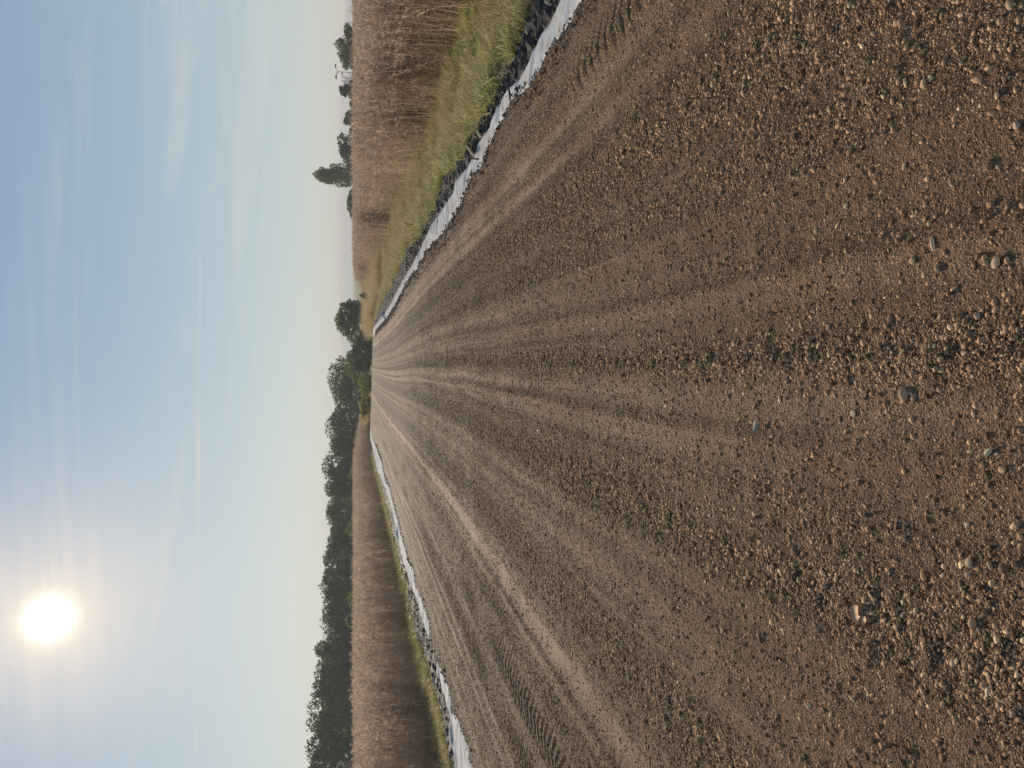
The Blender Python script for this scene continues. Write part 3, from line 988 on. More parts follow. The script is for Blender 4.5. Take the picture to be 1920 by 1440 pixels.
big_stone(1850, 483, 12, 12, M_TAN, 713, 'round tan pebble paired with another below the long pale pebble', 0.1, 0.0, 0.8)
big_stone(1890, 488, 15, 10, M_TAN, 714, 'orange-tan egg-shaped pebble in a deep shadow', 0.1, 0.1, 0.8)
big_stone(1672, 190, 17, 12, M_TAN, 715, 'flat tan stone with dark flecks near the triangular one', 0.5, 0.1, 0.4)
big_stone(1548, 613, 12, 12, M_PINK, 716, 'pinkish angular stone at the start of the dark gravel band', 0.8, 0.3, 0.6)
big_stone(1581, 385, 10, 11, M_PALE, 717, 'solitary round cream pebble on fine grit', 0.15, 0.3, 0.7)

# flat broken slab in two pieces
p = ground_at(1611, 1147); k = px_size(p)
for (poly, dx, dy, lab) in (([(-14, -9), (8, -11), (12, -4), (13, 6), (-4, 5), (-6, 9), (-15, 3)], 0, 0, 'larger piece of a flat pinkish broken slab lying on the gravel'),
                            ([(-6, -5), (6, -4), (7, 5), (0, 7), (-6, 4)], -9, -13, 'smaller piece of the flat pinkish broken slab')):
    n = len(poly)
    T = [(px_ * k, -py_ * k * 1.25) for px_, py_ in poly]
    V = [(a, b, 0.010) for a, b in T] + [(a * 1.03, b * 1.03, -0.012) for a, b in T]
    G = Geo(); G.add(V, [[i, (i + 1) % n, n + (i + 1) % n, n + i] for i in range(n)], [[0, i + 1, i + 2][::1] for i in range(n - 2)])
    o = link('stone_slab', G.mesh('stone_slab', M_PINK))
    X, Y = p.x + dx * k, p.y + dy * k * 1.25
    o.location = (X, Y, float(track_height(np.array(X), np.array(Y))) + 0.010)
    o.rotation_euler = (0.05, -0.03, 0.1)
    tag(o, lab, 'stone')

# pale dry leaf shaped flake
p = ground_at(1422, 798); k = px_size(p)
G = Geo()
t = np.linspace(-1, 1, 9)
G.ribbon(np.stack([t * 14 * k, 0.002 * t, 0.006 + 0.012 * t ** 2], 1), 13 * k * (1 - np.abs(t) ** 2.2) + 0.0006, [0, 1, 0.25])
o = link('dry_leaf', G.mesh('dry_leaf', M_STRAW))
o.location = (p.x, p.y, float(track_height(np.array(p.x), np.array(p.y))) + 0.012); o.rotation_euler = (0.3, 0.1, -0.25)
md = o.modifiers.new('thickness', 'SOLIDIFY'); md.thickness = 0.0012
tag(o, 'pale dry leaf lying on the gravel', 'leaf')

# other stones of pebble size that stand out one by one
taken = 0
while taken < 240:
    x, y = rng.uniform(1130, 1915), rng.uniform(5, 1435)
    p = ground_at(x, y)
    X, Y = np.array(p.x), np.array(p.y)
    _, c, lo, _, _ = track_fields(X, Y)
    if rng.random() > 0.35 + 0.8 * float(lo) - 0.25 * float(c) or p.x > edge(RI, p.y) - 0.3:
        continue
    sz = rng.uniform(0.012, 0.024) if rng.random() < 0.85 else rng.uniform(0.024, 0.034)
    pebble(PEB[rng.integers(0, len(PEB))], p, (sz * rng.uniform(0.95, 1.25), sz, sz * rng.uniform(0.8, 1.1)), rng.uniform(0, 6.28),
           'thumb-sized brownish pebble bedded in the track gravel', 'single pebbles on the track', (rng.normal(0, 0.25), rng.normal(0, 0.25)))
    taken += 1


# ------------------------------------------------------------------ slabs of stone in the strip beside the fabric
def slab(x, y, w, h, th, mat, seed, tilt, label, group=None):
    r = np.random.default_rng(seed)
    p = ground_at(x, y, -0.10)
    k = px_size(p)
    n = 7
    an = np.sort(r.uniform(0, 2 * np.pi, n)) * 0.35 + np.linspace(0, 2 * np.pi, n, endpoint=False) * 0.65
    rad = r.uniform(0.8, 1.15, n)
    T = np.stack([np.cos(an) * rad * w * k / 2, np.sin(an) * rad * h * k * 1.6 / 2], 1)
    V = np.concatenate([np.c_[T, np.full(n, th / 2)], np.c_[T * 1.06, np.full(n, -th / 2)], np.c_[T * 0.55, np.full(n, th / 2 + 0.012 * r.uniform(0, 1, n))]])
    q = [[i, n + i, n + (i + 1) % n, (i + 1) % n] for i in range(n)] + [[i, (i + 1) % n, 2 * n + (i + 1) % n, 2 * n + i] for i in range(n)]
    tr = [[2 * n, 2 * n + i + 1, 2 * n + i + 2] for i in range(n - 2)] + [[n, n + i + 2, n + i + 1] for i in range(n - 2)]
    G = Geo(); G.add(V, q, tr)
    o = link('stone_slab', G.mesh('stone_slab', mat))
    o.location = (p.x, p.y, p.z + 0.03)
    o.rotation_euler = (tilt[0], tilt[1], tilt[2])
    return tag(o, label, 'stone', group)


slab(1003, 58, 34, 15, 0.06, M_PALESLAB, 1, (0.5, -0.25, 0.3), 'pale flat slab leaning beside the white mesh fabric near the top edge')
slab(1012, 46, 18, 8, 0.05, M_PALESLAB, 2, (0.7, -0.1, 0.5), 'small pale slab behind the larger pale slab by the fabric')
slab(1027, 20, 30, 20, 0.10, M_DARKST, 3, (0.5, -0.2, 0.2), 'dark square slab against the fabric at the top edge of the picture')
slab(988, 106, 22, 15, 0.08, M_DARKST, 4, (0.4, -0.3, 0.1), 'dark slab with grass stalks over it, past the pale slab')
slab(993, 82, 24, 14, 0.07, M_DARKST, 5, (0.3, -0.35, 0.7), 'dark slab directly beyond the pale slab')
slab(1040, 2, 22, 12, 0.08, M_PALESLAB, 6, (0.4, -0.1, 0.2), 'grey slab cut off by the top edge of the picture')
for i, (x, y) in enumerate(((971, 132), (962, 143), (946, 165), (915, 213), (904, 232), (887, 268), (872, 290), (868, 310), (846, 335), (838, 350), (826, 380), (812, 402))):
    slab(x, y, 15, 9, 0.07, M_DARKST, 20 + i, (rng.normal(0.4, 0.3), rng.normal(-0.2, 0.2), rng.uniform(0, 3)), 'small dark stone lump lying in the black strip beside the verge', 'dark stone lumps beside the verge')

# wooden pegs
for i, (a, b, lab) in enumerate((((878, 277), (889, 292), 'longer pale wooden peg lying across the fabric edge'), ((896, 247), (902, 256), 'shorter pale wooden peg stuck in the black strip'))):
    A = ground_at(*a, -0.02); B = ground_at(*b, 0.06)
    G = Geo()
    A, B = np.array(A), np.array(B)
    G.tube([A - (B - A) * 0.3, A, B - (B - A) * 0.1, B], [0.012, 0.022, 0.022, 0.010], 5)
    tag(link('wooden_peg', G.mesh('wooden_peg', M_WOOD)), lab, 'peg', 'wooden pegs at the fabric')

# dark stake in front of the fabric
A = np.array(ground_at(905, 300, -0.05)); A[2] = -0.15
G = Geo(); G.tube([A, A + [0.01, 0, 0.16], A + [0.015, 0.01, 0.27]], [0.014, 0.013, 0.010], 5)
tag(link('stake', G.mesh('stake', M_BARK)), 'short dark stake pushed through the white fabric', 'stake')

# blue strap over the far end of the fabric
A, B = np.array(ground_at(718, 585, -0.03)), np.array(ground_at(724, 599, 0.0))
G = Geo(); G.ribbon([A, A * 0.5 + B * 0.5 + [0, 0, 0.09], B + [0, 0, 0.05]], [0.28, 0.26, 0.22], [0.1, 1, 0.35])
o = link('blue_strap', G.mesh('blue_strap', M_BLUE)); md = o.modifiers.new('thickness', 'SOLIDIFY'); md.thickness = 0.01
tag(o, 'blue strap laid across the far end of the white fabric', 'strap')


# ------------------------------------------------------------------ marker canes
def cane(foot, tip, z0, parts, label, r=0.008):
    A = np.array(ground_at(*foot, z0)); Bv = np.array(at_depth(*tip, A[1]))
    e = bpy.data.objects.new('marker_cane', None); COL.objects.link(e); e.location = A
    e.empty_display_size = 0.1
    for nm, f0, f1, mt in parts:
        G = Geo(); G.tube([(Bv - A) * f0, (Bv - A) * f1], [r, r * 0.9], 6)
        link(nm, G.mesh(nm, mt), e)
    return tag(e, label, 'cane', 'marker canes beside the track')


cane((797, 424), (754, 419), -0.25, [('shaft', -0.08, 0.5, M_DKGREEN), ('painted_tip', 0.5, 1.0, M_REDP)], 'thin red-tipped dark cane standing in the green verge', 0.010)
cane((721, 557), (703, 556), -0.25, [('shaft', -0.08, 0.4, M_DKGREEN), ('painted_tip', 0.4, 1.0, M_REDP)], 'far faint red-tipped cane in the golden grass', 0.014)
cane((765, 1092), (725, 1092), -0.25, [('shaft', -0.08, 0.93, M_GREENP), ('painted_tip', 0.93, 1.0, M_WOOD)], 'upright light green cane in front of the brown reeds', 0.012)
cane((778, 1190), (742, 1199), -0.25, [('shaft', -0.08, 0.5, M_DKGREEN), ('painted_tip', 0.5, 1.0, M_GREENP)], 'leaning light green cane in front of the brown reeds', 0.010)
cane((773, 1165), (748, 1175), -0.25, [('shaft', -0.08, 0.3, M_DKGREEN), ('painted_tip', 0.3, 1.0, M_REDP)], 'leaning red-painted cane in front of the brown reeds', 0.011)


# ------------------------------------------------------------------ grass and reeds
def tuft(seed, mat, n, h, spread, w, lean=0.5, curl=0.5, seg=4):
    r = np.random.default_rng(seed)
    G = Geo()
    for k in range(n):
        a = r.uniform(0, 2 * np.pi); b = np.array([r.normal(0, spread), r.normal(0, spread), 0])
        d = np.array([math.cos(a), math.sin(a), 0])
        L = h * r.uniform(0.45, 1.1); ln = abs(r.normal(lean * 0.6, lean * 0.5)); cu = r.uniform(0.2, 1.4) * curl
        t = np.linspace(0, 1, seg)
        P = b + d * (ln * t + cu * t ** 2)[:, None] * L + np.outer(t - 0.35 * cu * t ** 2, [0, 0, L])
        P[:, 2] = np.maximum(P[:, 2], 0.0)
        G.ribbon(P, w * (1 - t ** 1.5) + 0.0006, np.array([-d[1], d[0], 0]) + r.normal(0, 0.35, 3))
    return G.mesh('tuft', mat)


GRASS = [tuft(800 + k, M_GRASS, 26, 0.32, 0.055, 0.0135, 0.6, 0.85) for k in range(5)] + [tuft(810 + k, M_GOLD, 20, 0.42, 0.07, 0.0095, 0.8, 0.8) for k in range(3)]


def put(P, idx, smin, smax, name, protos, label, cat, tiltn=0.15):
    n = len(P)
    rot = np.stack([rng.normal(0, tiltn, n), rng.normal(0, tiltn, n), rng.uniform(0, 6.283, n)], 1)
    sc_ = rng.uniform(smin, smax, n) * (1 + 0.45 * fbm(P[:, 0] / 0.6, P[:, 1] / 0.6, 2, 457))
    o = scatter(name, P, rot, sc_, idx, protos)
    return tag(o, label, cat, kind='stuff')


def reed_front_r(Y):
    return np.interp(Y, [3, 14, 22, 38, 50, 62, 90], [7.0, 7.0, 6.7, 8.4, 8.2, 8.6, 9.2]) + 0.25 * vnoise(Y / 1.7, Y * 0, 441)


def reed_front_l(Y):
    return -(np.interp(Y, [5, 17, 28, 45, 70, 84, 100, 115], [8.8, 8.3, 8.2, 8.0, 8.5, 7.9, 6.8, 5.5]) + 0.25 * vnoise(Y / 1.7, Y * 0 + 4, 443))


# right verge
n = 20000
Y = 3.5 + 58 * rng.random(n) ** 1.7
bl = edge(RB, np.clip(Y, 3, 62)); fr = reed_front_r(Y)
X = bl - 0.05 + (fr + 0.8 - bl) * rng.random(n)
dens = 0.60 + 1.4 * fbm(X / 0.6, Y / 0.6, 3, 451)
k = rng.random(n) < dens
X, Y = X[k], Y[k]
dry = fbm(X / 0.8, Y / 1.2, 3, 453) * 2.0 + 0.9 * sstep(0.25, 0.95, (X - edge(RB, np.clip(Y, 3, 62))) / (reed_front_r(Y) - edge(RB, np.clip(Y, 3, 62)))) - 0.02 + 0.35 * sstep(15, 40, Y)
idx = np.where(rng.random(len(X)) < dry, rng.integers(5, 8, len(X)), rng.integers(0, 5, len(X)))
put(np.stack([X, Y, ground_height(X, Y)], 1), idx, 0.4, 1.0, 'verge_grass', GRASS, 'green and straw-coloured grass of the verge between sheeting and reeds', 'grass')
# left fringe
n = 13000
Y = 9 + 58 * rng.random(n) ** 1.6
bl = edge(LB, np.clip(Y, 3, 62)); fr = reed_front_l(Y)
X = bl - 0.03 + (fr - 0.9 - bl) * rng.random(n)
k = rng.random(n) < 0.8 + 0.5 * fbm(X / 0.9, Y / 0.9, 3, 461)
X, Y = X[k], Y[k]
idx = np.where(rng.random(len(X)) < 0.22, rng.integers(5, 8, len(X)), rng.integers(0, 5, len(X)))
put(np.stack([X, Y, ground_height(X, Y)], 1), idx, 0.35, 0.85, 'fringe_grass', GRASS, 'narrow fringe of bright green grass below the left-hand reeds', 'grass')


def reed_clump(seed, n, h, mat, spread=0.16, leaves=7, plume=True, bend=0.12, wscale=1.0):
    r = np.random.default_rng(seed)
    G = Geo()
    for k in range(n):
        b = np.array([r.normal(0, spread), r.normal(0, spread), 0])
        H = h * r.uniform(0.62, 1.0)
        a = r.uniform(0, 2 * np.pi); dv = np.array([math.cos(a), math.sin(a), 0]) * abs(r.normal(0, bend))
        t = np.linspace(0, 1, 5)
        stem = b + np.outer(t, [0, 0, H]) + np.outer(t ** 2, dv * H)
        G.ribbon(stem, (0.0055 - 0.003 * t) * wscale, [math.cos(a + 1), math.sin(a + 1), 0])
        for j in range(leaves):
            f = r.uniform(0.15, 0.98); i0 = f * 4; i = min(int(i0), 3); p0 = stem[i] + (stem[i + 1] - stem[i]) * (i0 - i)
            al = r.uniform(0, 2 * np.pi); d = np.array([math.cos(al), math.sin(al), 0])
            L = r.uniform(0.10, 0.32) * (1.15 - 0.4 * f); up = r.uniform(0.2, 1.1); dr = r.uniform(0.3, 1.1)
            u = np.linspace(0, 1, 4)
            lp = p0 + np.outer(u, d * L) + np.outer(up * u - dr * u ** 2, [0, 0, L])
            G.ribbon(lp, (0.011 * (1 - u ** 1.6) + 0.001) * wscale, np.array([-d[1], d[0], 0]) + r.normal(0, 0.3, 3))
        if plume:
            tip = stem[-1]; dd = (stem[-1] - stem[-2]); dd /= np.linalg.norm(dd)
            for j in range(17):
                al = r.uniform(0, 2 * np.pi); d = np.array([math.cos(al), math.sin(al), 0])
                p0 = tip - dd * r.uniform(0, 0.26)
                L = r.uniform(0.05, 0.13)
                P = [p0, p0 + d * L * 0.45 + dd * L * 0.6, p0 + d * L * 0.9 + dd * L * 0.55 - np.array([0, 0, 0.02])]
                G.ribbon(P, np.array([0.010, 0.013, 0.002]) * wscale, np.cross(d, dd) + r.normal(0, 0.4, 3))
    return G.mesh('reed_clump', mat)


REEDS = [reed_clump(900 + k, 15, 2.15, M_REED, 0.17, 11, True, 0.12, 0.85) for k in range(6)] + [reed_clump(910 + k, 12, 1.15, M_REEDLOW, 0.18, 8, False, 0.2, 1.2) for k in range(3)] + \
        [reed_clump(920 + k, 10, 1.55, M_REED, 0.2, 8, True, 0.3, 1.1) for k in range(3)]


def strat(n):
    """n well spread points of the unit square"""
    k = np.arange(n)
    return (k * 0.7548776662466927 + 0.35 * rng.random(n) / math.sqrt(n) + rng.random()) % 1.0, (k * 0.5698402909980532 + 0.35 * rng.random(n) / math.sqrt(n) + rng.random()) % 1.0


def reed_points(front, sgn, y0, y1, n_front, n_back, hfun):
    Pl, I, Sc = [], [], []
    a, b = strat(n_front)
    Y = y0 + (y1 - y0) * a ** 1.25
    dpt = b ** 1.1 * 4.5
    X = front(Y) + sgn * dpt
    Pl.append(np.stack([X, Y], 1))
    i = rng.integers(0, 6, n_front)
    low = (dpt < 1.1) & (rng.random(n_front) < 0.35)
    i = np.where(low, rng.integers(6, 12, n_front), i)
    I.append(i); Sc.append(np.where(low, rng.uniform(0.7, 1.1, n_front), rng.uniform(0.86, 1.03, n_front)))
    a, b = strat(n_back)
    Y = y0 + (y1 + 15 - y0) * a ** 1.2
    X = front(np.minimum(Y, y1)) + sgn * (4 + 22 * b ** 1.3)
    Pl.append(np.stack([X, Y], 1)); I.append(rng.integers(0, 6, n_back)); Sc.append(rng.uniform(0.88, 1.02, n_back))
    P = np.concatenate(Pl); I = np.concatenate(I); Sc = np.concatenate(Sc) * hfun(P[:, 1], P[:, 0])
    Sc = Sc * (1 + 0.07 * fbm(P[:, 0] / 2.5, P[:, 1] / 2.5, 2, 471))
    return P, I, Sc


for front, sgn, y0, y1, nf, nb, hf, nm, lab in (
        (reed_front_r, 1, 7.0, 88.0, 5000, 5200, lambda Y, X: (1 - 0.5 * sstep(70, 95, Y)), 'reed_bed', 'tall dry brown reed bed behind the green verge'),
        (reed_front_l, -1, 9.0, 112.0, 2000, 3600, lambda Y, X: (1 - 0.45 * sstep(80, 115, Y)), 'reed_bed', 'tall dry brown reed bed below the dark tree line')):
    P, I, Sc = reed_points(front, sgn, y0, y1, nf, nb, hf)
    n = len(P)
    Z = np.minimum(ground_height(P[:, 0], P[:, 1]), -0.4)
    rot = np.stack([rng.normal(0, 0.06, n), rng.normal(0, 0.06, n), rng.uniform(0, 6.28, n)], 1)
    o = scatter(nm, np.stack([P[:, 0], P[:, 1], Z], 1), rot, np.stack([np.full(n, 1.05), np.full(n, 1.05), Sc], 1), I, REEDS)
    tag(o, lab, 'reeds', kind='stuff')

# tall golden grass between the far end of the track and the trees
GOLD = [tuft(840 + k, M_GOLD, 40, 1.05, 0.16, 0.011, 0.25, 0.35, 5) for k in range(4)]
n = 6500
Y = rng.uniform(56, 112, n)
X = np.where(rng.random(n) < 0.75, rng.uniform(3.4, 15, n), rng.uniform(-9.5, -5.9, n))
k = (np.abs(X + 1.2) > np.interp(Y, [48, 62, 75, 112], [4.6, 4.7, 4.6, 4.2])) & ((X > 0) | (Y > 90))
X, Y = X[k], Y[k]
zz = ground_height(X, Y)
put(np.stack([X, Y, zz], 1), rng.integers(0, 4, len(X)), 0.6, 1.15, 'tall_grass', GOLD, 'tall golden dry grass around the far end of the track', 'grass', 0.08)

# a few green broad weeds over the verge edge
print('veg done')


# ------------------------------------------------------------------ trees
def crown_mesh(lobes, seed, mat, n, leaf, shell=0.55):
    """many small leaf faces spread through a set of lobes (centre, radii)"""
    r = np.random.default_rng(seed)
    vol = np.array([l[1][0] * l[1][1] * l[1][2] for l in lobes]) ** 0.8
    pick = r.choice(len(lobes), n, p=vol / vol.sum())
    C = np.array([l[0] for l in lobes])[pick]; Rr = np.array([l[1] for l in lobes])[pick]
    d = r.normal(size=(n, 3)); d /= np.linalg.norm(d, axis=1)[:, None]
    rad = shell + (1 - shell) * r.random(n) ** 0.6
    # bumps on the lobes
    rad = rad * (1 + 0.22 * fbm(d[:, 0] * 2.6 + pick * 3.1, d[:, 1] * 2.6 + d[:, 2] * 3.3, 3, seed))
    P = C + d * Rr * rad[:, None]
    keep = fbm(P[:, 0] * 0.9 + seed, P[:, 2] * 0.9 + P[:, 1] * 0.7, 2, seed + 7) > -0.42
    P = P[keep]; d = d[keep]; n = len(P)
    u = r.normal(size=(n, 3)); u /= np.linalg.norm(u, axis=1)[:, None]
    w = np.cross(u, d + 0.5 * r.normal(size=(n, 3))); w /= np.linalg.norm(w, axis=1)[:, None] + 1e-9
    s = leaf * r.uniform(0.6, 1.3, n)[:, None]
    V = np.stack([P - u * s * 0.6, P + w * s * 0.4 + d * s * 0.1, P + u * s * 0.6, P - w * s * 0.4 + d * s * 0.1], 1).reshape(-1, 3)
    q = np.arange(4 * n).reshape(-1, 4)
    return mesh_np('crown', V, q, mat=mat)


def trunk_mesh(H, r0, limbs, seed, mat=M_BARK):
    r = np.random.default_rng(seed)
    G = Geo()
    t = np.linspace(0, 1, 6)
    path = np.stack([0.06 * H * np.cumsum(r.normal(0, 0.3, 6)) * 0.3, 0.06 * H * np.cumsum(r.normal(0, 0.3, 6)) * 0.3, t * H], 1)
    path[0, :2] = 0
    G.tube(path, r0 * (1.15 - 0.95 * t), 7)
    for k in range(limbs):
        f = r.uniform(0.3, 0.85); i = min(int(f * 5), 4); p0 = path[i] + (path[i + 1] - path[i]) * (f * 5 - i)
        a = r.uniform(0, 6.28); L = H * r.uniform(0.22, 0.45)
        d = np.array([math.cos(a) * 0.8, math.sin(a) * 0.8, r.uniform(0.4, 1.0)]); d /= np.linalg.norm(d)
        G.tube([p0, p0 + d * L * 0.5 + [0, 0, 0.04 * L], p0 + d * L + [0, 0, 0.16 * L]], [r0 * 0.45, r0 * 0.28, r0 * 0.08], 5)
    return G.mesh('trunk', mat, True)


def tree(name, base, W_, H, seed, label, mat=M_LEAF, n=5200, leaf=0.26, low=0.12, group=None, cat='tree', depth=None, lobes=None, limbs=7, nl=11):
    r = np.random.default_rng(seed)
    e = bpy.data.objects.new(name, None); COL.objects.link(e); e.location = base
    e.empty_display_size = 0.5
    D = depth or W_ * 0.8
    if lobes is None:
        lobes = [((0, 0, H * (0.52 + low * 0.4)), (W_ * 0.33, D * 0.33, H * (0.40 - low * 0.2)))]
        for k in range(nl):
            a = r.uniform(0, 6.28); q = math.sqrt(r.random()); f = r.uniform(low, 0.9)
            wid = math.sin(math.pi * min(max((f - low * 0.6) / (1.08 - low * 0.6), 0.12), 0.98)) ** 0.6
            lobes.append(((math.cos(a) * q * W_ * 0.36 * wid, math.sin(a) * q * D * 0.36 * wid, H * f),
                          (W_ * r.uniform(0.12, 0.22), D * r.uniform(0.12, 0.22), H * r.uniform(0.09, 0.16))))
    link('trunk', trunk_mesh(H * 0.8, 0.022 * H + 0.04, limbs, seed + 1), e)
    c = link('crown', crown_mesh(lobes, seed + 2, mat, n, leaf), e)
    c['kind'] = 'stuff' if False else None
    del c['kind']
    tag(e, label, cat, group)
    return e


def tree_px(name, y0, y1, vtop, Y, seed, label, zb=GZ, fill=1.25, **kw):
    """tree that fills photo rows y0..y1 with its top at column vtop, standing at distance Y"""
    A, B = at_depth(660, y0, Y), at_depth(660, y1, Y)
    T = at_depth(vtop, (y0 + y1) / 2, Y)
    base = Vector(((A.x + B.x) / 2, Y, zb))
    return tree(name, base, abs(A.x - B.x) * fill, T.z - zb, seed, label, **kw)


LINE = 'trees of the dark line behind the reeds'
lefts = [
    # y0, y1, top, distance, material, label
    (806, 858, 618, 127, M_LEAF, 'low tree filling the dip beside the big round tree'),
    (828, 905, 606, 124, M_LEAFD, 'tree with airy top just left of the big round tree'),
    (890, 940, 612, 126, M_LEAF, 'tree with loose thin top, second from the big round tree'),
    (925, 1000, 611, 122, M_LEAF, 'low rounded tree, third from the big round tree'),
    (985, 1070, 604, 118, M_LEAFD, 'bushy tree, fourth from the big round tree'),
    (1062, 1135, 591, 112, M_LEAF, 'tree with ragged top standing up before the notch in the line'),
    (1118, 1215, 596, 110, M_LEAFD, 'broad tree just past the notch in the line'),
    (1195, 1262, 593, 108, M_LEAF, 'tree with yellowish top between two broad ones in the line'),
    (1243, 1325, 582, 104, M_LEAFD, 'tall broad tree, third from the bottom edge of the picture'),
    (1310, 1395, 580, 101, M_LEAF, 'tall tree, second from the bottom edge of the picture'),
    (1375, 1470, 571, 98, M_LEAFD, 'tallest tree of the line, cut by the bottom edge'),
]
for i, (y0, y1, vt, Y, mt, lab) in enumerate(lefts):
    tree_px('broadleaf_tree', y0, y1, vt, Y, 1100 + 11 * i, lab, mat=mt, group=LINE, n=8500, leaf=0.27, low=0.02, nl=20, fill=1.45)
for i, (y0, y1, vt, Y, lab) in enumerate(((850, 960, 622, 138, 'dark tree filling the line behind the loose thin top'), (960, 1080, 618, 134, 'dark tree filling the line behind the bushy one'),
                                           (1075, 1200, 612, 128, 'dark tree showing through the notch in the line'), (1190, 1300, 603, 122, 'dark tree behind the yellowish top'),
                                           (1290, 1420, 596, 116, 'dark tree behind the two tall ones at the bottom'))):
    tree_px('broadleaf_tree', y0, y1, vt, Y, 1300 + 7 * i, lab, mat=M_LEAFD, group='second row of the dark tree line', n=7000, leaf=0.36, low=0.0, nl=18, fill=1.4)
for i, (y0, y1, vt, Y, lab) in enumerate(((880, 915, 648, 96, 'light green shrub over the reeds, nearest the big round tree'), (972, 1010, 645, 94, 'light green shrub over the reeds below the bushy tree'),
                                           (1100, 1150, 646, 84, 'green shrub over the reeds left of the notch tree'), (1150, 1185, 648, 80, 'small green shrub next to the notch tree'),
                                           (1240, 1275, 653, 72, 'small pale green shrub peeping over the reeds'), (1300, 1345, 650, 68, 'pale green shrub over the reeds near the bottom edge'))):
    tree_px('shrub', y0, y1, vt, Y, 1400 + 5 * i, lab, mat=M_LEAFB, group='shrubs over the left reeds', n=1800, leaf=0.15, low=0.05, cat='shrub', limbs=4)

tree_px('broadleaf_tree', 672, 772, 614, 122, 1501, 'right half of the big round dark tree behind the track end', mat=M_LEAF, n=8000, leaf=0.26, low=0.02, nl=16, zb=-1.2)
tree_px('broadleaf_tree', 745, 838, 610, 124, 1511, 'left half of the big round dark tree with holes near its top', mat=M_LEAFD, n=7500, leaf=0.26, low=0.02, nl=16, zb=-1.2)
tree_px('shrub', 612, 712, 654, 92, 1521, 'dark low bush just behind the crest of the track', mat=M_LEAFD, n=5000, leaf=0.2, low=0.0, cat='shrub', zb=-1.2)
tree_px('shrub', 655, 715, 640, 100, 1527, 'bright-leaved bush edge between the low bush and the big tree', mat=M_LEAFB, n=4000, leaf=0.2, low=0.0, cat='shrub', zb=-1.2)
tree_px('shrub', 690, 745, 668, 88, 1529, 'yellow-green bush in front of the big tree at the crest', mat=M_LEAFB, n=2200, leaf=0.17, low=0.0, cat='shrub', zb=-1.2)
tree_px('shrub', 738, 785, 671, 80, 1531, 'small yellowish shrub at the far end of the left reeds', mat=M_LEAFY, n=2000, leaf=0.15, low=0.0, cat='shrub', zb=-1.0)
tree_px('broadleaf_tree', 568, 636, 627, 108, 1541, 'single round tree above the golden grass, holes in its crown', mat=M_LEAF, n=4800, leaf=0.24, low=0.16, nl=12)
tree_px('shrub', 560, 590, 646, 104, 1545, 'small shrub beside the single round tree', mat=M_LEAFD, n=1600, leaf=0.2, low=0.05, cat='shrub')
tree_px('shrub', 622, 650, 667, 96, 1547, 'light green shrub at the foot of the single round tree', mat=M_LEAFB, n=1500, leaf=0.18, low=0.0, cat='shrub')

# distant trees beyond the right reeds
tree_px('broadleaf_tree', 62, 128, 628, 112, 1601, 'distant tree with loose crown beside the lamp post', mat=M_LEAF, n=4200, leaf=0.28, low=0.1)
tree_px('broadleaf_tree', 46, 92, 644, 111, 1605, 'lower distant tree, nearest the top edge of the picture', mat=M_LEAFY, n=2600, leaf=0.26, low=0.05)
tree_px('broadleaf_tree', 98, 136, 651, 110, 1607, 'small distant tree directly next to the lamp post', mat=M_LEAF, n=2200, leaf=0.25, low=0.05)
tree_px('shrub', 186, 216, 655, 117, 1611, 'distant low green shrub beside the conifer', mat=M_LEAF, n=1600, leaf=0.26, low=0.05, cat='shrub')
tree_px('broadleaf_tree', 202, 240, 643, 115, 1613, 'distant yellowish rounded tree', mat=M_LEAFY, n=3000, leaf=0.26, low=0.05)
tree_px('shrub', 236, 258, 652, 116, 1617, 'distant dark boxy shrub between yellowish and round trees', mat=M_LEAFD, n=2600, leaf=0.25, low=0.0, cat='shrub')
tree_px('broadleaf_tree', 250, 316, 634, 118, 1621, 'distant broad round dark tree before the poplar', mat=M_LEAFD, n=5200, leaf=0.26, low=0.12, nl=13)
tree_px('broadleaf_tree', 346, 404, 649, 120, 1627, 'distant low tree just past the poplar', mat=M_LEAF, n=3600, leaf=0.26, low=0.05)
tree_px('shrub', 548, 560, 674, 74, 1631, 'tiny dark shrub at the end of the right reeds', mat=M_LEAFD, n=260, leaf=0.14, low=0.1, cat='shrub')

# poplar: upright lobes around a tall stem
pb = at_depth(660, 331, 138.8); ph = at_depth(588, 331, 138.8).z - GZ
r = np.random.default_rng(5)
lob = []
for k in range(64):
    f = r.uniform(0.10, 0.95); wv = 1.9 * math.sin(math.pi * min(max(f * 0.92 + 0.03, 0.05), 0.97)) ** 0.8
    a = r.uniform(0, 6.28); q = r.uniform(0.2, 0.9)
    lob.append(((math.cos(a) * q * wv, math.sin(a) * q * wv, ph * f), (0.62, 0.62, ph * r.uniform(0.07, 0.13))))
tree('poplar_tree', Vector((pb.x, 138.8, GZ)), 7, ph, 1641, 'tall narrow poplar rising above the distant trees', mat=M_LEAFB, n=9000, leaf=0.26, lobes=lob)
# conifer: whorls of drooping lobes
cb = at_depth(660, 170, 114.0); ch = at_depth(637, 170, 114.0).z - GZ
lob = []
for k in range(22):
    f = r.uniform(0.22, 0.97); wv = (1 - f) * 2.4 + 0.2
    a = r.uniform(0, 6.28)
    lob.append(((math.cos(a) * wv * 0.7, math.sin(a) * wv * 0.7, ch * f), (0.25 + wv * 0.35, 0.25 + wv * 0.35, 0.22)))
tree('conifer_tree', Vector((cb.x, 114.0, GZ)), 6, ch, 1651, 'distant dark conifer with ragged branches', mat=M_LEAFD, n=3000, leaf=0.28, lobes=lob)
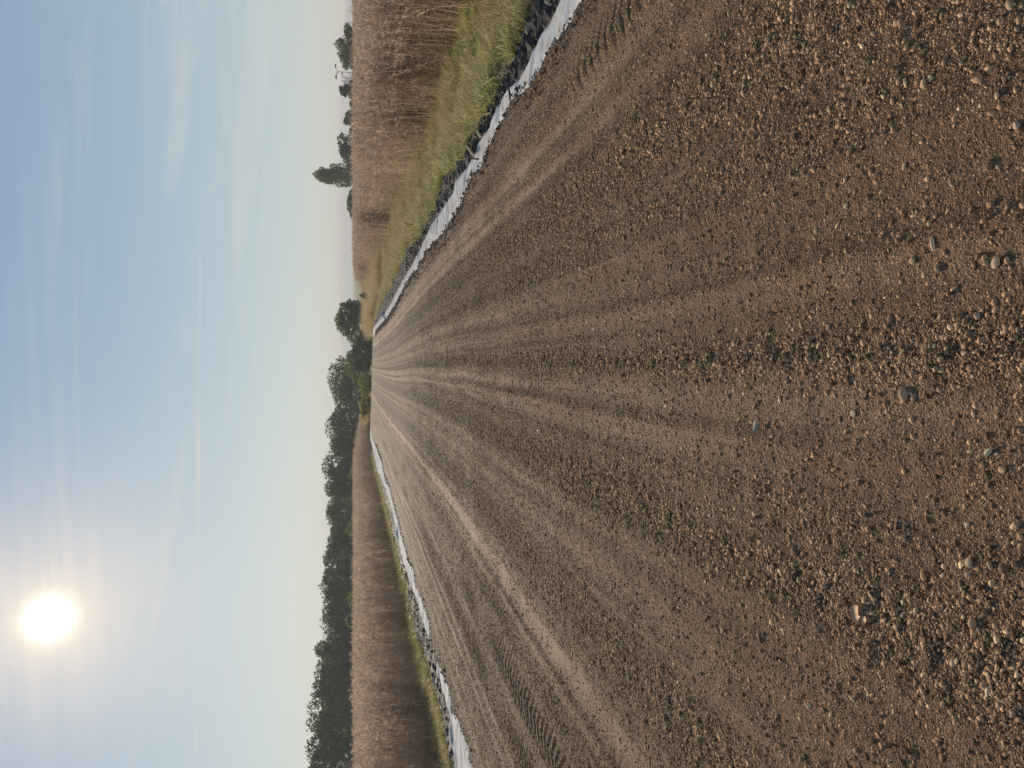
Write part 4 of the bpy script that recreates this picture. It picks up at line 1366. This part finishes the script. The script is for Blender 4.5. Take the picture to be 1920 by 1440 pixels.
# bare tree
bb = at_depth(660, 152, 115.5); bh = at_depth(637, 152, 115.5).z - GZ
e = bpy.data.objects.new('bare_tree', None); COL.objects.link(e); e.location = (bb.x, 115.5, GZ)
link('trunk', trunk_mesh(bh * 0.8, 0.09, 6, 1661, M_TWIG), e)
G = Geo()
for k in range(90):
    a = r.uniform(0, 6.28); z0 = r.uniform(0.35, 0.8) * bh; L = r.uniform(0.4, 1.2)
    p0 = np.array([math.cos(a) * r.uniform(0, 0.8), math.sin(a) * r.uniform(0, 0.8), z0])
    G.tube([p0, p0 + np.array([math.cos(a) * 0.5, math.sin(a) * 0.5, 0.9]) * L], [0.02, 0.007], 3, False)
link('twigs', G.mesh('twigs', M_TWIG), e)
tag(e, 'distant leafless grey tree behind the conifer', 'tree')

# lamp post with three arms
lb = at_depth(660, 138, 108.8); lt = at_depth(634, 134.5, 108.8)
e = bpy.data.objects.new('lamp_post', None); COL.objects.link(e); e.location = (lb.x, 108.8, GZ)
Ht = lt.z - GZ
G = Geo(); G.tube([(0, 0, 0), (0.1, 0, Ht * 0.5), (lt.x - lb.x, 0, Ht)], [0.075, 0.06, 0.05], 8)
link('pole', G.mesh('pole', M_POLE, True), e)
kk = 108.8 / FPX
tx = lt.x - lb.x
for dx, dzv, dy in ((10, 4.5, 0.3), (-10, 3.2, -0.2), (-3.5, 4.0, 1.0)):
    G = Geo(); tipv = np.array([tx + dx * kk, dy, Ht + dzv * kk])
    G.tube([(tx, 0, Ht), (tx + dx * kk * 0.4, dy * 0.4, Ht + dzv * kk * 0.75), tuple(tipv)], [0.032, 0.028, 0.025], 6)
    arm = link('arm', G.mesh('arm', M_POLE, True), e)
    G = Geo(); sd = 1 if dx > 0 else -1
    c = tipv + [sd * 0.12, 0, 0.02]
    G.box(c, (0.5, 0.24, 0.10)); G.box(c + [0, 0, -0.07], (0.34, 0.17, 0.05)); G.box(c + [0, 0, 0.06], (0.28, 0.14, 0.03))
    link('lamp_head', G.mesh('lamp_head', M_LAMP), arm)
G = Geo(); G.box((tx - 0.25, 0, Ht - 7 * kk), (0.45, 0.2, 0.12)); G.tube([(tx, 0, Ht - 6 * kk), (tx - 0.3, 0, Ht - 7 * kk)], [0.03, 0.03], 6)
link('floodlight', G.mesh('floodlight', M_LAMP), e)
tag(e, 'distant grey lamp post with several lamp heads', 'lamp post')

# bird
bp = at_depth(582.5, 690, 180.0)
G = Geo()
G.tube([(0, -0.16, 0), (0, -0.06, 0.01), (0, 0.08, 0.01), (0, 0.2, 0)], [0.01, 0.05, 0.045, 0.012], 6)
for sd in (-1, 1):
    G.add([(0.03 * sd, -0.06, 0.02), (0.03 * sd, 0.07, 0.02), (0.22 * sd, 0.08, 0.10), (0.22 * sd, -0.02, 0.10), (0.42 * sd, 0.0, 0.05), (0.40 * sd, -0.05, 0.05)], [[0, 1, 2, 3], [3, 2, 4, 5]])
o = link('bird', G.mesh('bird', M_BIRD)); o.location = bp; o.rotation_euler = (0, 0, 0.8)
tag(o, 'tiny dark bird flying in the pale sky above the trees', 'bird')

# ------------------------------------------------------------------ haze
G = Geo(); G.box((0, 0, 27.0), (8600, 8600, 58.0))
m, N = new_mat('haze')
v = N.node('ShaderNodeVolumePrincipled', {'Color': (0.99, 0.99, 0.95, 1), 'Density': 0.00085, 'Anisotropy': 0.0})
ou = N.n.new('ShaderNodeOutputMaterial'); N.l.new(v, ou.inputs['Volume'])
o = link('haze', G.mesh('haze', m))
tag(o, 'thin pale haze that fades the far hills', 'haze', kind='stuff')
o.display_type = 'WIRE'
